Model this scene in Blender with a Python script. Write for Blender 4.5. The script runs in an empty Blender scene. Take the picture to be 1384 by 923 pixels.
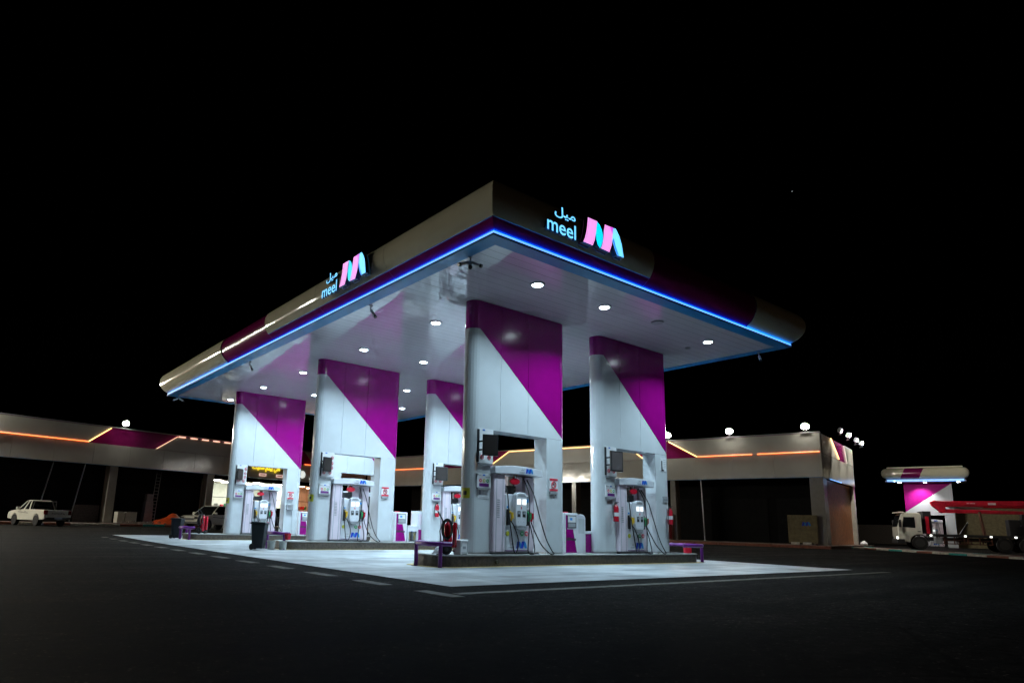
import bpy, math, random
from mathutils import Vector, Matrix
random.seed(7)
PI = math.pi
sc = bpy.context.scene
COL = sc.collection

# ------------------------------------------------------------------ materials
def principled(name):
    m = bpy.data.materials.new(name); m.use_nodes = True
    nt = m.node_tree
    return m, nt, nt.nodes['Principled BSDF']

def mat(name, col, rough=.5, metal=0., spec=.5, var=.12, vscale=3., bump=0., bscale=40., coat=0., ior=1.5, rvar=0.):
    m, nt, b = principled(name)
    b.inputs['Roughness'].default_value = rough
    b.inputs['Metallic'].default_value = metal
    b.inputs['Specular IOR Level'].default_value = spec
    b.inputs['IOR'].default_value = ior
    if coat: b.inputs['Coat Weight'].default_value = coat; b.inputs['Coat Roughness'].default_value = .05
    tc = nt.nodes.new('ShaderNodeTexCoord')
    n = nt.nodes.new('ShaderNodeTexNoise'); n.inputs['Scale'].default_value = vscale; n.inputs['Detail'].default_value = 6
    nt.links.new(tc.outputs['Object'], n.inputs['Vector'])
    r = nt.nodes.new('ShaderNodeValToRGB')
    c = Vector(col[:3])
    r.color_ramp.elements[0].position = .3; r.color_ramp.elements[1].position = .7
    r.color_ramp.elements[0].color = (*(c*(1-var)), 1); r.color_ramp.elements[1].color = (*[min(1, k*(1+var*.5)) for k in c], 1)
    nt.links.new(n.outputs['Fac'], r.inputs['Fac']); nt.links.new(r.outputs['Color'], b.inputs['Base Color'])
    if rvar:
        mr = nt.nodes.new('ShaderNodeMapRange'); mr.inputs[3].default_value = max(0, rough-rvar); mr.inputs[4].default_value = rough+rvar
        nt.links.new(n.outputs['Fac'], mr.inputs[0]); nt.links.new(mr.outputs[0], b.inputs['Roughness'])
    if bump:
        n2 = nt.nodes.new('ShaderNodeTexNoise'); n2.inputs['Scale'].default_value = bscale; n2.inputs['Detail'].default_value = 3
        nt.links.new(tc.outputs['Object'], n2.inputs['Vector'])
        bp = nt.nodes.new('ShaderNodeBump'); bp.inputs['Strength'].default_value = bump; bp.inputs['Distance'].default_value = .02
        nt.links.new(n2.outputs['Fac'], bp.inputs['Height']); nt.links.new(bp.outputs['Normal'], b.inputs['Normal'])
    return m

def emit(name, col, s, base=(.8,.8,.8)):
    m, nt, b = principled(name)
    b.inputs['Base Color'].default_value = (*base, 1)
    b.inputs['Emission Color'].default_value = (*col, 1); b.inputs['Emission Strength'].default_value = s
    return m

M = {}
M['white'] = mat('white_aluminium_cladding', (.56,.585,.61), .10, var=.04, vscale=1.5, bump=.012, bscale=1.3, ior=1.5)
M['purple'] = mat('magenta_cladding', (.235,.002,.145), .18, var=.06, bump=.012, bscale=1.5)
M['lanepanel'] = mat('matt_magenta_panel', (.36,.003,.20), .55, spec=.15)
M['maroon'] = mat('plum_fascia', (.24,.010,.105), .15, var=.08, bump=.04, bscale=1.2)
M['fascia'] = mat('ivory_fascia', (.76,.72,.55), .07, var=.06, vscale=.8, bump=.008, bscale=.9)
M['trim'] = mat('teal_trim', (.015,.22,.50), .35, var=.1)
M['dark'] = mat('dark_metal', (.02,.02,.022), .5)
M['roof'] = mat('roof_sheet', (.25,.25,.25), .6)
M['seam'] = mat('seam_shadow_gap', (.18,.19,.2), .6)
M['steel'] = mat('brushed_steel', (.45,.45,.46), .35, metal=.9)
M['granite'] = mat('brown_granite', (.075,.058,.045), .35, var=.5, vscale=14, bump=.1, bscale=60)
M['plinthtop'] = mat('island_concrete', (.34,.34,.33), .6, var=.25, vscale=4)
M['pumpwhite'] = mat('pump_white', (.68,.69,.74), .3, var=.06, vscale=2)
M['pumppink'] = mat('pump_mauve_white', (.72,.62,.70), .3, var=.08, vscale=2)
M['pumpgrey'] = mat('pump_grey', (.30,.31,.33), .4)
M['black'] = mat('black_plastic', (.012,.012,.014), .45)
M['rubber'] = mat('black_rubber', (.01,.01,.011), .55)
M['yellow'] = mat('yellow_plastic', (.75,.45,.02), .4)
M['stickeryellow'] = mat('yellow_sticker', (.45,.45,.03), .4)
M['green'] = mat('green_plastic', (.02,.30,.10), .4)
M['red'] = mat('red_enamel', (.50,.012,.03), .25, var=.15)
M['redsign'] = mat('red_print', (.60,.03,.06), .5)
M['blue'] = mat('blue_print', (.01,.05,.50), .4)
M['cyan'] = mat('cyan_print', (.02,.25,.65), .4)
M['grey'] = mat('grey_print', (.30,.32,.36), .5)
M['hoop'] = mat('violet_painted_steel', (.125,.014,.165), .3, var=.2, vscale=6)
M['paper'] = mat('notice_paper', (.72,.72,.74), .5)
M['glassdark'] = mat('dark_glass', (.008,.009,.01), .06, var=0.)
M['panel'] = mat('display_dark_panel', (.035,.028,.026), .3)
M['sheet'] = mat('grey_plastic_screen', (.11,.09,.09), .35)
M['bin'] = mat('bin_plastic', (.010,.014,.018), .45, var=.2)
M['bucket'] = mat('white_bucket_plastic', (.50,.52,.50), .4, var=.25, vscale=6)
M['carwhite'] = mat('white_car_paint', (.62,.60,.52), .18, var=.06, coat=.5)
M['cardark'] = mat('dark_car_paint', (.05,.05,.055), .2, coat=.5)
M['tyre'] = mat('tyre_rubber', (.012,.012,.012), .7)
M['rim'] = mat('wheel_rim', (.07,.07,.07), .4, metal=.6)
M['chrome'] = mat('chrome', (.6,.6,.6), .12, metal=1., var=.02)
M['taillight'] = mat('red_lamp_glass', (.12,.004,.006), .15)
M['boom'] = mat('boom_red', (.55,.012,.035), .4, var=.25, vscale=4)
M['rust'] = mat('rusty_brown_steel', (.10,.035,.02), .6, var=.4, vscale=6)
M['wood'] = mat('brown_wood_cladding', (.45,.16,.05), .45, var=.35, vscale=5)
M['tan'] = mat('tan_board', (.20,.16,.07), .6, var=.35, vscale=4)
M['tarp'] = mat('orange_tarpaulin', (.62,.08,.015), .35, var=.35, vscale=3, bump=.5, bscale=4)
M['rubble'] = mat('rubble', (.16,.13,.11), .8, var=.4, vscale=8)
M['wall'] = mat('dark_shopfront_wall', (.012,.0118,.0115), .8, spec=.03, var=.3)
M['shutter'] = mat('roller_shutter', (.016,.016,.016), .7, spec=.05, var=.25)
M['roomwall'] = mat('shop_wall', (.72,.72,.66), .5)
M['pillar'] = mat('arcade_pillar_cladding', (.33,.31,.27), .18, var=.1, bump=.05, bscale=1.5)
M['teal'] = mat('teal_kerb_paint', (.02,.36,.34), .6, var=.3, vscale=6)
M['kerbwhite'] = mat('worn_white_kerb_paint', (.62,.58,.50), .6, var=.35, vscale=6)
M['kerbred'] = mat('worn_red_kerb_paint', (.30,.09,.05), .6, var=.35, vscale=6)
M['paving'] = mat('brick_paving', (.16,.11,.09), .7, var=.35, vscale=5)
M['line'] = mat('worn_road_paint', (.07,.06,.038), .7, var=.9, vscale=5)
M['goldline'] = mat('yellow_painted_edge', (.55,.40,.14), .6, var=.4, vscale=6)
M['ground_dark'] = mat('packed_soil', (.06,.05,.04), .9, var=.4)

# glossy soffit
M['soffit'] = mat('glossy_white_soffit', (.80,.77,.83), .012, var=.04, vscale=.5, bump=.0, ior=2.3, spec=.6)
# wavy glossy sheet for the arcade fascia
M['arcade'] = mat('arcade_ivory_panels', (.62,.60,.54), .10, var=.1, vscale=.5, bump=.6, bscale=1.1, ior=1.5)
M['arcadetop'] = mat('arcade_upper_panels', (.50,.485,.43), .3, var=.1, vscale=.5)

# asphalt
def asphalt():
    m, nt, b = principled('asphalt')
    tc = nt.nodes.new('ShaderNodeTexCoord'); L = nt.links.new
    def noise(s, d=8):
        n = nt.nodes.new('ShaderNodeTexNoise'); n.inputs['Scale'].default_value = s; n.inputs['Detail'].default_value = d
        L(tc.outputs['Object'], n.inputs['Vector']); return n
    a = noise(6, 14); a.inputs['Roughness'].default_value = .85; p = noise(.30, 10); p.inputs['Roughness'].default_value = .7; f = noise(9, 6)
    r = nt.nodes.new('ShaderNodeValToRGB'); e = r.color_ramp.elements
    e[0].position = .42; e[0].color = (.0035,.0038,.0042,1); e[1].position = .63; e[1].color = (.044,.043,.041,1)
    L(a.outputs['Fac'], r.inputs['Fac'])
    r2 = nt.nodes.new('ShaderNodeValToRGB'); e = r2.color_ramp.elements
    e[0].position = .32; e[0].color = (.40,.40,.42,1); e[1].position = .68; e[1].color = (1.3,1.26,1.18,1)
    L(p.outputs['Fac'], r2.inputs['Fac'])
    mx = nt.nodes.new('ShaderNodeMix'); mx.data_type = 'RGBA'; mx.blend_type = 'MULTIPLY'; mx.inputs[0].default_value = 1
    L(r.outputs['Color'], mx.inputs[6]); L(r2.outputs['Color'], mx.inputs[7])
    # tyre-worn streaks
    mp = nt.nodes.new('ShaderNodeMapping'); mp.inputs['Scale'].default_value = (.05,.7,1); mp.inputs['Rotation'].default_value = (0,0,math.radians(12))
    L(tc.outputs['Object'], mp.inputs['Vector'])
    st = nt.nodes.new('ShaderNodeTexNoise'); st.inputs['Scale'].default_value = 1.2; st.inputs['Detail'].default_value = 5; L(mp.outputs[0], st.inputs['Vector'])
    r3 = nt.nodes.new('ShaderNodeValToRGB'); e = r3.color_ramp.elements
    e[0].position = .38; e[0].color = (.6,.6,.62,1); e[1].position = .62; e[1].color = (1.45,1.42,1.3,1)
    L(st.outputs['Fac'], r3.inputs['Fac'])
    mx2 = nt.nodes.new('ShaderNodeMix'); mx2.data_type = 'RGBA'; mx2.blend_type = 'MULTIPLY'; mx2.inputs[0].default_value = 1
    L(mx.outputs[2], mx2.inputs[6]); L(r3.outputs['Color'], mx2.inputs[7])
    # stones showing through, crack lines
    v = nt.nodes.new('ShaderNodeTexVoronoi'); v.inputs['Scale'].default_value = 13; L(tc.outputs['Object'], v.inputs['Vector'])
    rv = nt.nodes.new('ShaderNodeValToRGB'); e = rv.color_ramp.elements
    e[0].position = .10; e[0].color = (5.,4.8,4.5,1); e[1].position = .20; e[1].color = (.75,.75,.78,1); L(v.outputs['Distance'], rv.inputs['Fac'])
    wn = noise(1.3, 4)
    mw = nt.nodes.new('ShaderNodeMix'); mw.data_type = 'RGBA'; mw.inputs[0].default_value = .12; L(tc.outputs['Object'], mw.inputs[6]); L(wn.outputs['Color'], mw.inputs[7])
    cr = nt.nodes.new('ShaderNodeTexVoronoi'); cr.feature = 'DISTANCE_TO_EDGE'; cr.inputs['Scale'].default_value = .30; L(mw.outputs[2], cr.inputs['Vector'])
    rc = nt.nodes.new('ShaderNodeValToRGB'); e = rc.color_ramp.elements
    e[0].position = .0; e[0].color = (.25,.25,.25,1); e[1].position = .009; e[1].color = (1,1,1,1); L(cr.outputs['Distance'], rc.inputs['Fac'])
    prev = mx2
    for nn_ in (rv, rc):
        q = nt.nodes.new('ShaderNodeMix'); q.data_type = 'RGBA'; q.blend_type = 'MULTIPLY'; q.inputs[0].default_value = 1
        L(prev.outputs[2], q.inputs[6]); L(nn_.outputs['Color'], q.inputs[7]); prev = q
    L(prev.outputs[2], b.inputs['Base Color'])
    b.inputs['Roughness'].default_value = .8; b.inputs['Specular IOR Level'].default_value = .018
    bp = nt.nodes.new('ShaderNodeBump'); bp.inputs['Strength'].default_value = .6; bp.inputs['Distance'].default_value = .012
    L(a.outputs['Fac'], bp.inputs['Height']); L(bp.outputs['Normal'], b.inputs['Normal'])
    return m
M['asphalt'] = asphalt()

def concrete():
    m, nt, b = principled('apron_concrete')
    tc = nt.nodes.new('ShaderNodeTexCoord'); L = nt.links.new
    n = nt.nodes.new('ShaderNodeTexNoise'); n.inputs['Scale'].default_value = .7; n.inputs['Detail'].default_value = 9; L(tc.outputs['Object'], n.inputs['Vector'])
    mp = nt.nodes.new('ShaderNodeMapping'); mp.inputs['Scale'].default_value = (.12,1.3,1); L(tc.outputs['Object'], mp.inputs['Vector'])
    n2 = nt.nodes.new('ShaderNodeTexNoise'); n2.inputs['Scale'].default_value = 1.5; n2.inputs['Detail'].default_value = 8; L(mp.outputs[0], n2.inputs['Vector'])
    ad = nt.nodes.new('ShaderNodeMath'); ad.operation = 'ADD'; L(n.outputs['Fac'], ad.inputs[0]); L(n2.outputs['Fac'], ad.inputs[1])
    r = nt.nodes.new('ShaderNodeValToRGB'); e = r.color_ramp.elements
    e[0].position = .41; e[0].color = (.20,.21,.22,1); e[1].position = .60; e[1].color = (.52,.53,.54,1)
    hf = nt.nodes.new('ShaderNodeMath'); hf.operation = 'MULTIPLY'; hf.inputs[1].default_value = .5; L(ad.outputs[0], hf.inputs[0]); L(hf.outputs[0], r.inputs['Fac'])
    br = nt.nodes.new('ShaderNodeTexBrick'); br.offset = 0; br.inputs['Scale'].default_value = 1
    br.inputs['Brick Width'].default_value = 4.2; br.inputs['Row Height'].default_value = 4.2; br.inputs['Mortar Size'].default_value = .02
    br.inputs['Color1'].default_value = (1,1,1,1); br.inputs['Color2'].default_value = (.9,.92,.95,1); br.inputs['Mortar'].default_value = (.30,.30,.30,1)
    L(tc.outputs['Object'], br.inputs['Vector'])
    mx = nt.nodes.new('ShaderNodeMix'); mx.data_type = 'RGBA'; mx.blend_type = 'MULTIPLY'; mx.inputs[0].default_value = 1
    sp = nt.nodes.new('ShaderNodeTexVoronoi'); sp.inputs['Scale'].default_value = .55; L(tc.outputs['Object'], sp.inputs['Vector'])
    ad2 = nt.nodes.new('ShaderNodeMath'); ad2.operation = 'MULTIPLY_ADD'; ad2.inputs[1].default_value = .35; L(n.outputs['Fac'], ad2.inputs[0]); L(sp.outputs['Distance'], ad2.inputs[2])
    rs = nt.nodes.new('ShaderNodeValToRGB'); e = rs.color_ramp.elements
    e[0].position = .24; e[0].color = (.38,.37,.36,1); e[1].position = .40; e[1].color = (1,1,1,1); L(ad2.outputs[0], rs.inputs['Fac'])
    m0 = nt.nodes.new('ShaderNodeMix'); m0.data_type = 'RGBA'; m0.blend_type = 'MULTIPLY'; m0.inputs[0].default_value = 1
    L(r.outputs['Color'], m0.inputs[6]); L(rs.outputs['Color'], m0.inputs[7])
    L(m0.outputs[2], mx.inputs[6]); L(br.outputs['Color'], mx.inputs[7]); L(mx.outputs[2], b.inputs['Base Color'])
    mr = nt.nodes.new('ShaderNodeMapRange'); mr.inputs[3].default_value = .28; mr.inputs[4].default_value = .6; L(n2.outputs['Fac'], mr.inputs[0]); L(mr.outputs[0], b.inputs['Roughness'])
    return m
M['apron'] = concrete()

# light emitting materials
M['lens'] = emit('downlight_lens', (.76,.91,1.), 28)
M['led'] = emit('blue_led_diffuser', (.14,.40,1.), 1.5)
M['ledtop'] = emit('blue_led_tape', (.0,.16,1.), 16)
M['signcyan'] = emit('lit_cyan_letters', (.14,.58,1.), 1.6)
M['signaqua'] = emit('lit_aqua_stroke', (.0,.66,.9), 1.3)
M['signblue'] = emit('lit_blue_stroke', (.02,.20,.95), 1.0)
M['signpink'] = emit('lit_pink_stroke', (1.,.38,.95), 1.0)
M['signmagenta'] = emit('lit_magenta_fold', (.75,.05,.85), 1.0)
M['flood'] = emit('floodlight_face', (1.,.96,.86), 240)
M['floodfar'] = emit('floodlight_face_strong', (1.,.95,.80), 2000)
M['floodside'] = emit('floodlight_face_side', (1.,.96,.86), 1500)
M['orangeled'] = emit('orange_led', (1.,.18,.035), 3.2)
M['yellowled'] = emit('yellow_led', (1.,.56,.20), 3.4)
M['pinkled'] = emit('warm_pink_led', (1.,.50,.36), 2.2)
M['screen'] = emit('lit_pump_display', (.95,.98,1.), 1.3)
M['shoplight'] = emit('shop_ceiling_light', (.95,1.,.88), 55)
M['shopwarm'] = emit('warm_shop_light', (1.,.45,.25), 38)
M['shopsign'] = emit('yellow_sign_letters', (1.,.72,.02), 1.1)
M['redwhite'] = emit('small_lit_sign', (1.,.62,.52), .7)
M['whitesign'] = emit('white_lit_sign', (.95,1.,.92), .8)
M['marker'] = emit('marker_lamp', (1.,1.,.92), 3)
M['kiosklens'] = emit('kiosk_lens', (1.,.97,.95), 25)
M['star'] = emit('star', (1.,1.,1.), .8)

# ------------------------------------------------------------------ mesh builder
class MB:
    def __init__(s): s.v = []; s.f = []; s.mi = []
    def add(s, vs, fs, mi=0):
        o = len(s.v); s.v += [tuple(v) for v in vs]
        for f in fs: s.f.append([i+o for i in f]); s.mi.append(mi)
        return s
    def box(s, x0, x1, y0, y1, z0, z1, mi=0):
        v = [(x0,y0,z0),(x1,y0,z0),(x1,y1,z0),(x0,y1,z0),(x0,y0,z1),(x1,y0,z1),(x1,y1,z1),(x0,y1,z1)]
        return s.add(v, [(0,3,2,1),(4,5,6,7),(0,1,5,4),(1,2,6,5),(2,3,7,6),(3,0,4,7)], mi)
    def hexa(s, v, mi=0):
        return s.add(v, [(0,3,2,1),(4,5,6,7),(0,1,5,4),(1,2,6,5),(2,3,7,6),(3,0,4,7)], mi)
    def prism(s, pts, ax, a0, a1, mi=0):
        # pts in the plane of the two other axes; ax 'x','y','z'
        def mk(p, a): return {'x':(a,p[0],p[1]), 'y':(p[0],a,p[1]), 'z':(p[0],p[1],a)}[ax]
        n = len(pts); v = [mk(p,a0) for p in pts]+[mk(p,a1) for p in pts]
        fs = [list(range(n)), list(range(2*n-1, n-1, -1))]+[(i,n+i,n+(i+1)%n,(i+1)%n) for i in range(n)]
        return s.add(v, fs, mi)
    def tube(s, path, r, n=8, mi=0, closed=False, cap=True):
        P = [Vector(p) for p in path]; k = len(P)
        up = None; vs = []
        for i in range(k):
            a = P[i-1] if (i or closed) else P[0]; b = P[(i+1) % k] if (i < k-1 or closed) else P[-1]
            t = (b-a).normalized()
            if up is None:
                up = Vector((0,0,1)) if abs(t.z) < .9 else Vector((1,0,0))
            u = (up-t*up.dot(t)).normalized(); w = t.cross(u); up = u
            rr = r[i] if isinstance(r, (list,tuple)) else r
            for j in range(n):
                an = 2*PI*j/n; vs.append(P[i]+(u*math.cos(an)+w*math.sin(an))*rr)
        fs = []
        for i in range(k if closed else k-1):
            i2 = (i+1) % k
            for j in range(n): fs.append((i*n+j, i*n+(j+1)%n, i2*n+(j+1)%n, i2*n+j))
        if cap and not closed: fs += [list(range(n-1,-1,-1)), list(range((k-1)*n, k*n))]
        return s.add(vs, fs, mi)
    def cyl(s, a, b, r, r2=None, n=16, mi=0):
        return s.tube([a,b], [r, r if r2 is None else r2], n, mi)
    def lathe(s, prof, c=(0,0,0), n=24, mi=0):
        vs = []; fs = []
        for (r,z) in prof:
            for j in range(n): an = 2*PI*j/n; vs.append((c[0]+r*math.cos(an), c[1]+r*math.sin(an), c[2]+z))
        for i in range(len(prof)-1):
            for j in range(n): fs.append((i*n+j, i*n+(j+1)%n, (i+1)*n+(j+1)%n, (i+1)*n+j))
        fs.append(list(range(n-1,-1,-1))); fs.append(list(range((len(prof)-1)*n, len(prof)*n)))
        return s.add(vs, fs, mi)
    def build(s, name, mats, parent=None, smooth=None, bevel=0., loc=None, rot=None):
        me = bpy.data.meshes.new(name); me.from_pydata(s.v, [], s.f)
        if not isinstance(mats, (list,tuple)): mats = [mats]
        for m in mats: me.materials.append(m)
        for p, i in zip(me.polygons, s.mi): p.material_index = i
        if smooth:
            for p in me.polygons: p.use_smooth = True
            me.set_sharp_from_angle(angle=math.radians(smooth))
        me.update()
        o = bpy.data.objects.new(name, me); COL.objects.link(o)
        if parent: o.parent = parent
        if loc is not None: o.location = loc
        if rot is not None: o.rotation_euler = rot
        if bevel:
            md = o.modifiers.new('edge', 'BEVEL'); md.width = bevel; md.segments = 2; md.limit_method = 'ANGLE'; md.angle_limit = math.radians(40)
        return o

def tag(o, label=None, cat=None, group=None, kind=None):
    if label: o['label'] = label
    if cat: o['category'] = cat
    if group: o['group'] = group
    if kind: o['kind'] = kind
    return o
def thing(name, label, cat, loc=(0,0,0), rz=0., group=None):
    o = bpy.data.objects.new(name, None); COL.objects.link(o); o.empty_display_size = .1
    o.location = loc; o.rotation_euler = (0,0,rz)
    return tag(o, label, cat, group)
def copy_tree(o, parent=None):
    c = o.copy(); COL.objects.link(c)
    if parent: c.parent = parent
    for ch in list(o.children): copy_tree(ch, c)
    return c

def text_mesh(body, size=1., bold=0., extrude=0., align='LEFT'):
    cu = bpy.data.curves.new('lettering', 'FONT'); cu.body = body; cu.size = size; cu.offset = bold; cu.extrude = extrude
    cu.align_x = align; cu.resolution_u = 4
    o = bpy.data.objects.new('lettering', cu); COL.objects.link(o)
    bpy.context.view_layer.update()
    dg = bpy.context.evaluated_depsgraph_get()
    me = bpy.data.meshes.new_from_object(o.evaluated_get(dg))
    bpy.data.objects.remove(o); bpy.data.curves.remove(cu)
    return me
def fit_text(name, body, x0, x1, z0, z1, y, depth, m, parent=None, bold=0., u=(1,0,0), origin=(0,0,0), side=None):
    """lettering that fills the rectangle [x0,x1]x[z0,z1] of the upright plane through origin along u, standing depth proud towards -normal"""
    me = text_mesh(body, 1., bold, .5)
    xs = [v.co.x for v in me.vertices]; ys = [v.co.y for v in me.vertices]
    ax, bx, ay, by = min(xs), max(xs), min(ys), max(ys)
    u = Vector(u).normalized(); n = u.cross(Vector((0,0,1)))   # towards the viewer when u runs left to right
    O = Vector(origin)
    for v in me.vertices:
        x, yy, zz = v.co
        px = x0+(x-ax)/(bx-ax)*(x1-x0); pz = z0+(yy-ay)/(by-ay)*(z1-z0)
        v.co = O+u*px+Vector((0,0,1))*pz+n*(y+(zz+.5)*depth)
    me.materials.clear(); me.materials.append(m); me.update()
    if side:
        me.materials.append(side)
        for p in me.polygons: p.material_index = 0 if p.normal.dot(n) > .7 else 1
    o = bpy.data.objects.new(name, me); COL.objects.link(o)
    if parent: o.parent = parent
    return o

# the folded-ribbon emblem, outline in metres (1.5 wide, .72 tall)
EMB = [
 ([(.17,.69),(.34,.69),(.51,.69),(.48,.56),(.46,.42),(.44,.32),(.41,.18),(.33,.02),(.17,.02),(0,.02),(.06,.14),(.11,.29),(.14,.45),(.16,.58)], 0),
 ([(.515,.685),(.6,.64),(.68,.53),(.72,.41),(.71,.25),(.66,.12),(.61,.03),(.52,.1),(.475,.22),(.455,.35),(.475,.46)], 1),
 ([(.79,.70),(.95,.70),(1.105,.71),(1.08,.58),(1.06,.38),(1.04,.24),(.94,.02),(.78,.03),(.625,.03),(.675,.13),(.715,.25),(.735,.39),(.745,.52)], 2),
 ([(1.11,.71),(1.21,.72),(1.34,.57),(1.43,.37),(1.5,.04),(1.37,.04),(1.25,.03),(1.18,.14),(1.1,.3),(1.07,.38),(1.065,.51)], 3)]
def emblem(x0, z0, sc_, O, u, y, depth, mats, parent, name='emblem_stroke', one=False, side=None):
    u = Vector(u).normalized(); n = u.cross(Vector((0,0,1))); O = Vector(O); out = []
    mb = MB()
    for k, (pts, mi) in enumerate(EMB):
        if not one: mb = MB()
        dp = depth*(.93 if k in (1,3) else 1.)
        f = [O+u*(x0+p[0]*sc_)+Vector((0,0,z0+p[1]*sc_))+n*(y+dp) for p in pts]
        b = [O+u*(x0+p[0]*sc_)+Vector((0,0,z0+p[1]*sc_))+n*y for p in pts]
        c = len(pts)
        mb.add(f, [list(range(c))], mi if one else 0)
        mb.add(f+b, [(i, c+i, c+(i+1)%c, (i+1)%c) for i in range(c)], mi if one else 1)
        if not one: out.append(mb.build(name, [mats[mi], side or mats[mi]], parent))
    if one: out.append(mb.build(name, mats, parent))
    return out
MEEL_AR = '\uFEDE\uFEF4\uFEE3'

# ------------------------------------------------------------------ camera
cam = bpy.data.cameras.new('camera'); co = bpy.data.objects.new('camera', cam); COL.objects.link(co)
def rmat():
    rx, ry, rz = 1.76702, .02893, -.65713
    rx, ry, rz = CAM
    cr, sr = math.cos(ry), math.sin(ry); cx, sx = math.cos(rx), math.sin(rx); cz, sz = math.cos(rz), math.sin(rz)
    Rr = Matrix(((cr,-sr,0),(sr,cr,0),(0,0,1))); Rx = Matrix(((1,0,0),(0,cx,-sx),(0,sx,cx))); Rz = Matrix(((cz,-sz,0),(sz,cz,0),(0,0,1)))
    return Rz@Rx@Rr
CAM = (1.766959,0.028901,-0.657141)
CH = 1.0079
co.matrix_world = Matrix.Translation((0,0,CH))@rmat().to_4x4()
cam.sensor_width = 36; cam.lens = 892.524/1384*36
cam.shift_x = -(-70.947)/1384; cam.shift_y = 70.165/1384
cam.clip_end = 3000; cam.clip_start = .05
sc.camera = co
FW = -(rmat().col[2]); FWH = Vector((FW.x,FW.y,0)).normalized(); RGT = Vector((FWH.y,-FWH.x,0))

# ------------------------------------------------------------------ world
w = bpy.data.worlds.new('World'); sc.world = w; w.use_nodes = True
nt = w.node_tree; bg = nt.nodes['Background']
sky = nt.nodes.new('ShaderNodeTexSky'); sky.sky_type = 'NISHITA'; sky.sun_disc = False
sky.sun_elevation = math.radians(-6); sky.sun_rotation = math.radians(200)
nt.links.new(sky.outputs['Color'], bg.inputs['Color']); bg.inputs['Strength'].default_value = .004

# ------------------------------------------------------------------ ground
def gz(x, y):
    d = math.hypot(x, y); t = min(1, max(0, (d-26)/20)); return .10*t*t*(3-2*t)
def ground():
    rs = [0,4,8,12,16,20,24,26,28,30,32,34,36,38,40,42,44,46,48,60,90,150,300,800]; n = 96
    mb = MB(); vs = []; fs = []
    for r in rs:
        for j in range(n):
            a = 2*PI*j/n; x, y = r*math.cos(a), r*math.sin(a); vs.append((x,y,gz(x,y)))
    for i in range(len(rs)-1):
        for j in range(n): fs.append((i*n+j, (i+1)*n+j, (i+1)*n+(j+1)%n, i*n+(j+1)%n))
    mb.add(vs, fs)
    return mb.build('asphalt_ground', M['asphalt'], smooth=60)
tag(ground(), 'dark asphalt forecourt around the petrol station', kind='structure')

ap = MB(); ap.box(6.88,22.6,9.0,36.2,-.2,.004)
# far part of the apron lies on gently rising ground
apo = MB()
ny = 14
vs = []; fs = []
for i in range(ny+1):
    y = 9.0+27.2*i/ny
    for x in (6.88,10.,14.,18.,22.3):
        vs.append((x,y,gz(x,y)+.006))
for i in range(ny):
    for k in range(4): fs.append((i*5+k, i*5+k+1, (i+1)*5+k+1, (i+1)*5+k))
apo.add(vs, fs)
tag(apo.build('apron', M['apron']), 'pale concrete apron under the canopy', kind='structure')
ln = MB()
y = 7.7
k = 0
while y < 34:
    ln.box(5.92,6.16,y,y+.98,.0,.0045+gz(6,y)); y += 1.94
ln.box(6.25,22.3,7.95,8.15,0,.0045)
tag(ln.build('road_marking', M['line']), 'worn yellowish line around the apron, dashed on the left', kind='structure')

# ------------------------------------------------------------------ canopy
CX0, CX1, CY0, CY1, SZ = 8.40, 21.30, 9.88, 35.17, 7.0
can = thing('petrol_station_canopy', 'big rectangular petrol station canopy with rounded ivory and plum fascia and blue light strip', 'canopy', (14.88,22.5,7))
canM = Matrix.Translation((-14.88,-22.5,-7))
def in_can(o):
    o.parent = can; o.matrix_parent_inverse = canM; return o
sof = MB()
yy = CY0+.36; rnd = random.Random(3)
while yy < CY1-.37:
    y2 = min(yy+.30, CY1-.36)
    tilt = math.radians(rnd.gauss(0,.19))
    x = CX0+.36; xs = []
    while x < CX1-.36: xs.append(x); x += 2.1
    xs.append(CX1-.36)
    ph = [rnd.gauss(0,.0009) for _ in xs]
    vs = []
    for xx, p in zip(xs, ph):
        dz = math.tan(tilt)*(y2-yy-.006)*.5
        vs += [(xx,yy,SZ+.012+p-dz),(xx,y2-.012,SZ+.012+p+dz)]
    sof.add(vs, [(2*i,2*i+1,2*i+3,2*i+2) for i in range(len(xs)-1)])
    yy = y2
in_can(sof.build('soffit', M['soffit']))
bk = MB(); bk.box(CX0+.1,CX1-.1,CY0+.1,CY1-.1,7.06,7.09); in_can(bk.build('soffit_backing', M['seam']))
tr = MB()
def ring(mb, o0, o1, z0, z1, mi=0):
    # rectangular ring between offsets o0 (outer) and o1 (inner)
    for (x0,x1,y0,y1) in ((CX0-o0,CX1+o0,CY0-o0,CY0-o1),(CX0-o0,CX1+o0,CY1+o1,CY1+o0),(CX0-o0,CX0-o1,CY0-o1,CY1+o1),(CX1+o1,CX1+o0,CY0-o1,CY1+o1)):
        mb.box(x0,x1,y0,y1,z0,z1,mi)
ring(tr, 0, -.37, 7.0, 7.02)
in_can(tr.build('soffit_trim', M['trim']))
lip = MB(); ring(lip, .006, -.02, 7.022, 7.045); in_can(lip.build('drip_edge', M['dark']))
led = MB(); ring(led, -.015, -.06, 7.047, 7.105)
ledo = led.build('glow_strip', [M['led'], M['ledtop']])
for p in ledo.data.polygons:
    if p.normal.z > .5: p.material_index = 1
in_can(ledo)
PROF = [(-.06,7.125),(.04,7.20),(.13,7.28),(.21,7.39),(.275,7.52),(.31,7.68),(.30,7.85),(.235,8.0),(.12,8.13),(-.04,8.235),(-.26,8.31),(-.55,8.35),(-.9,8.36)]
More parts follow.
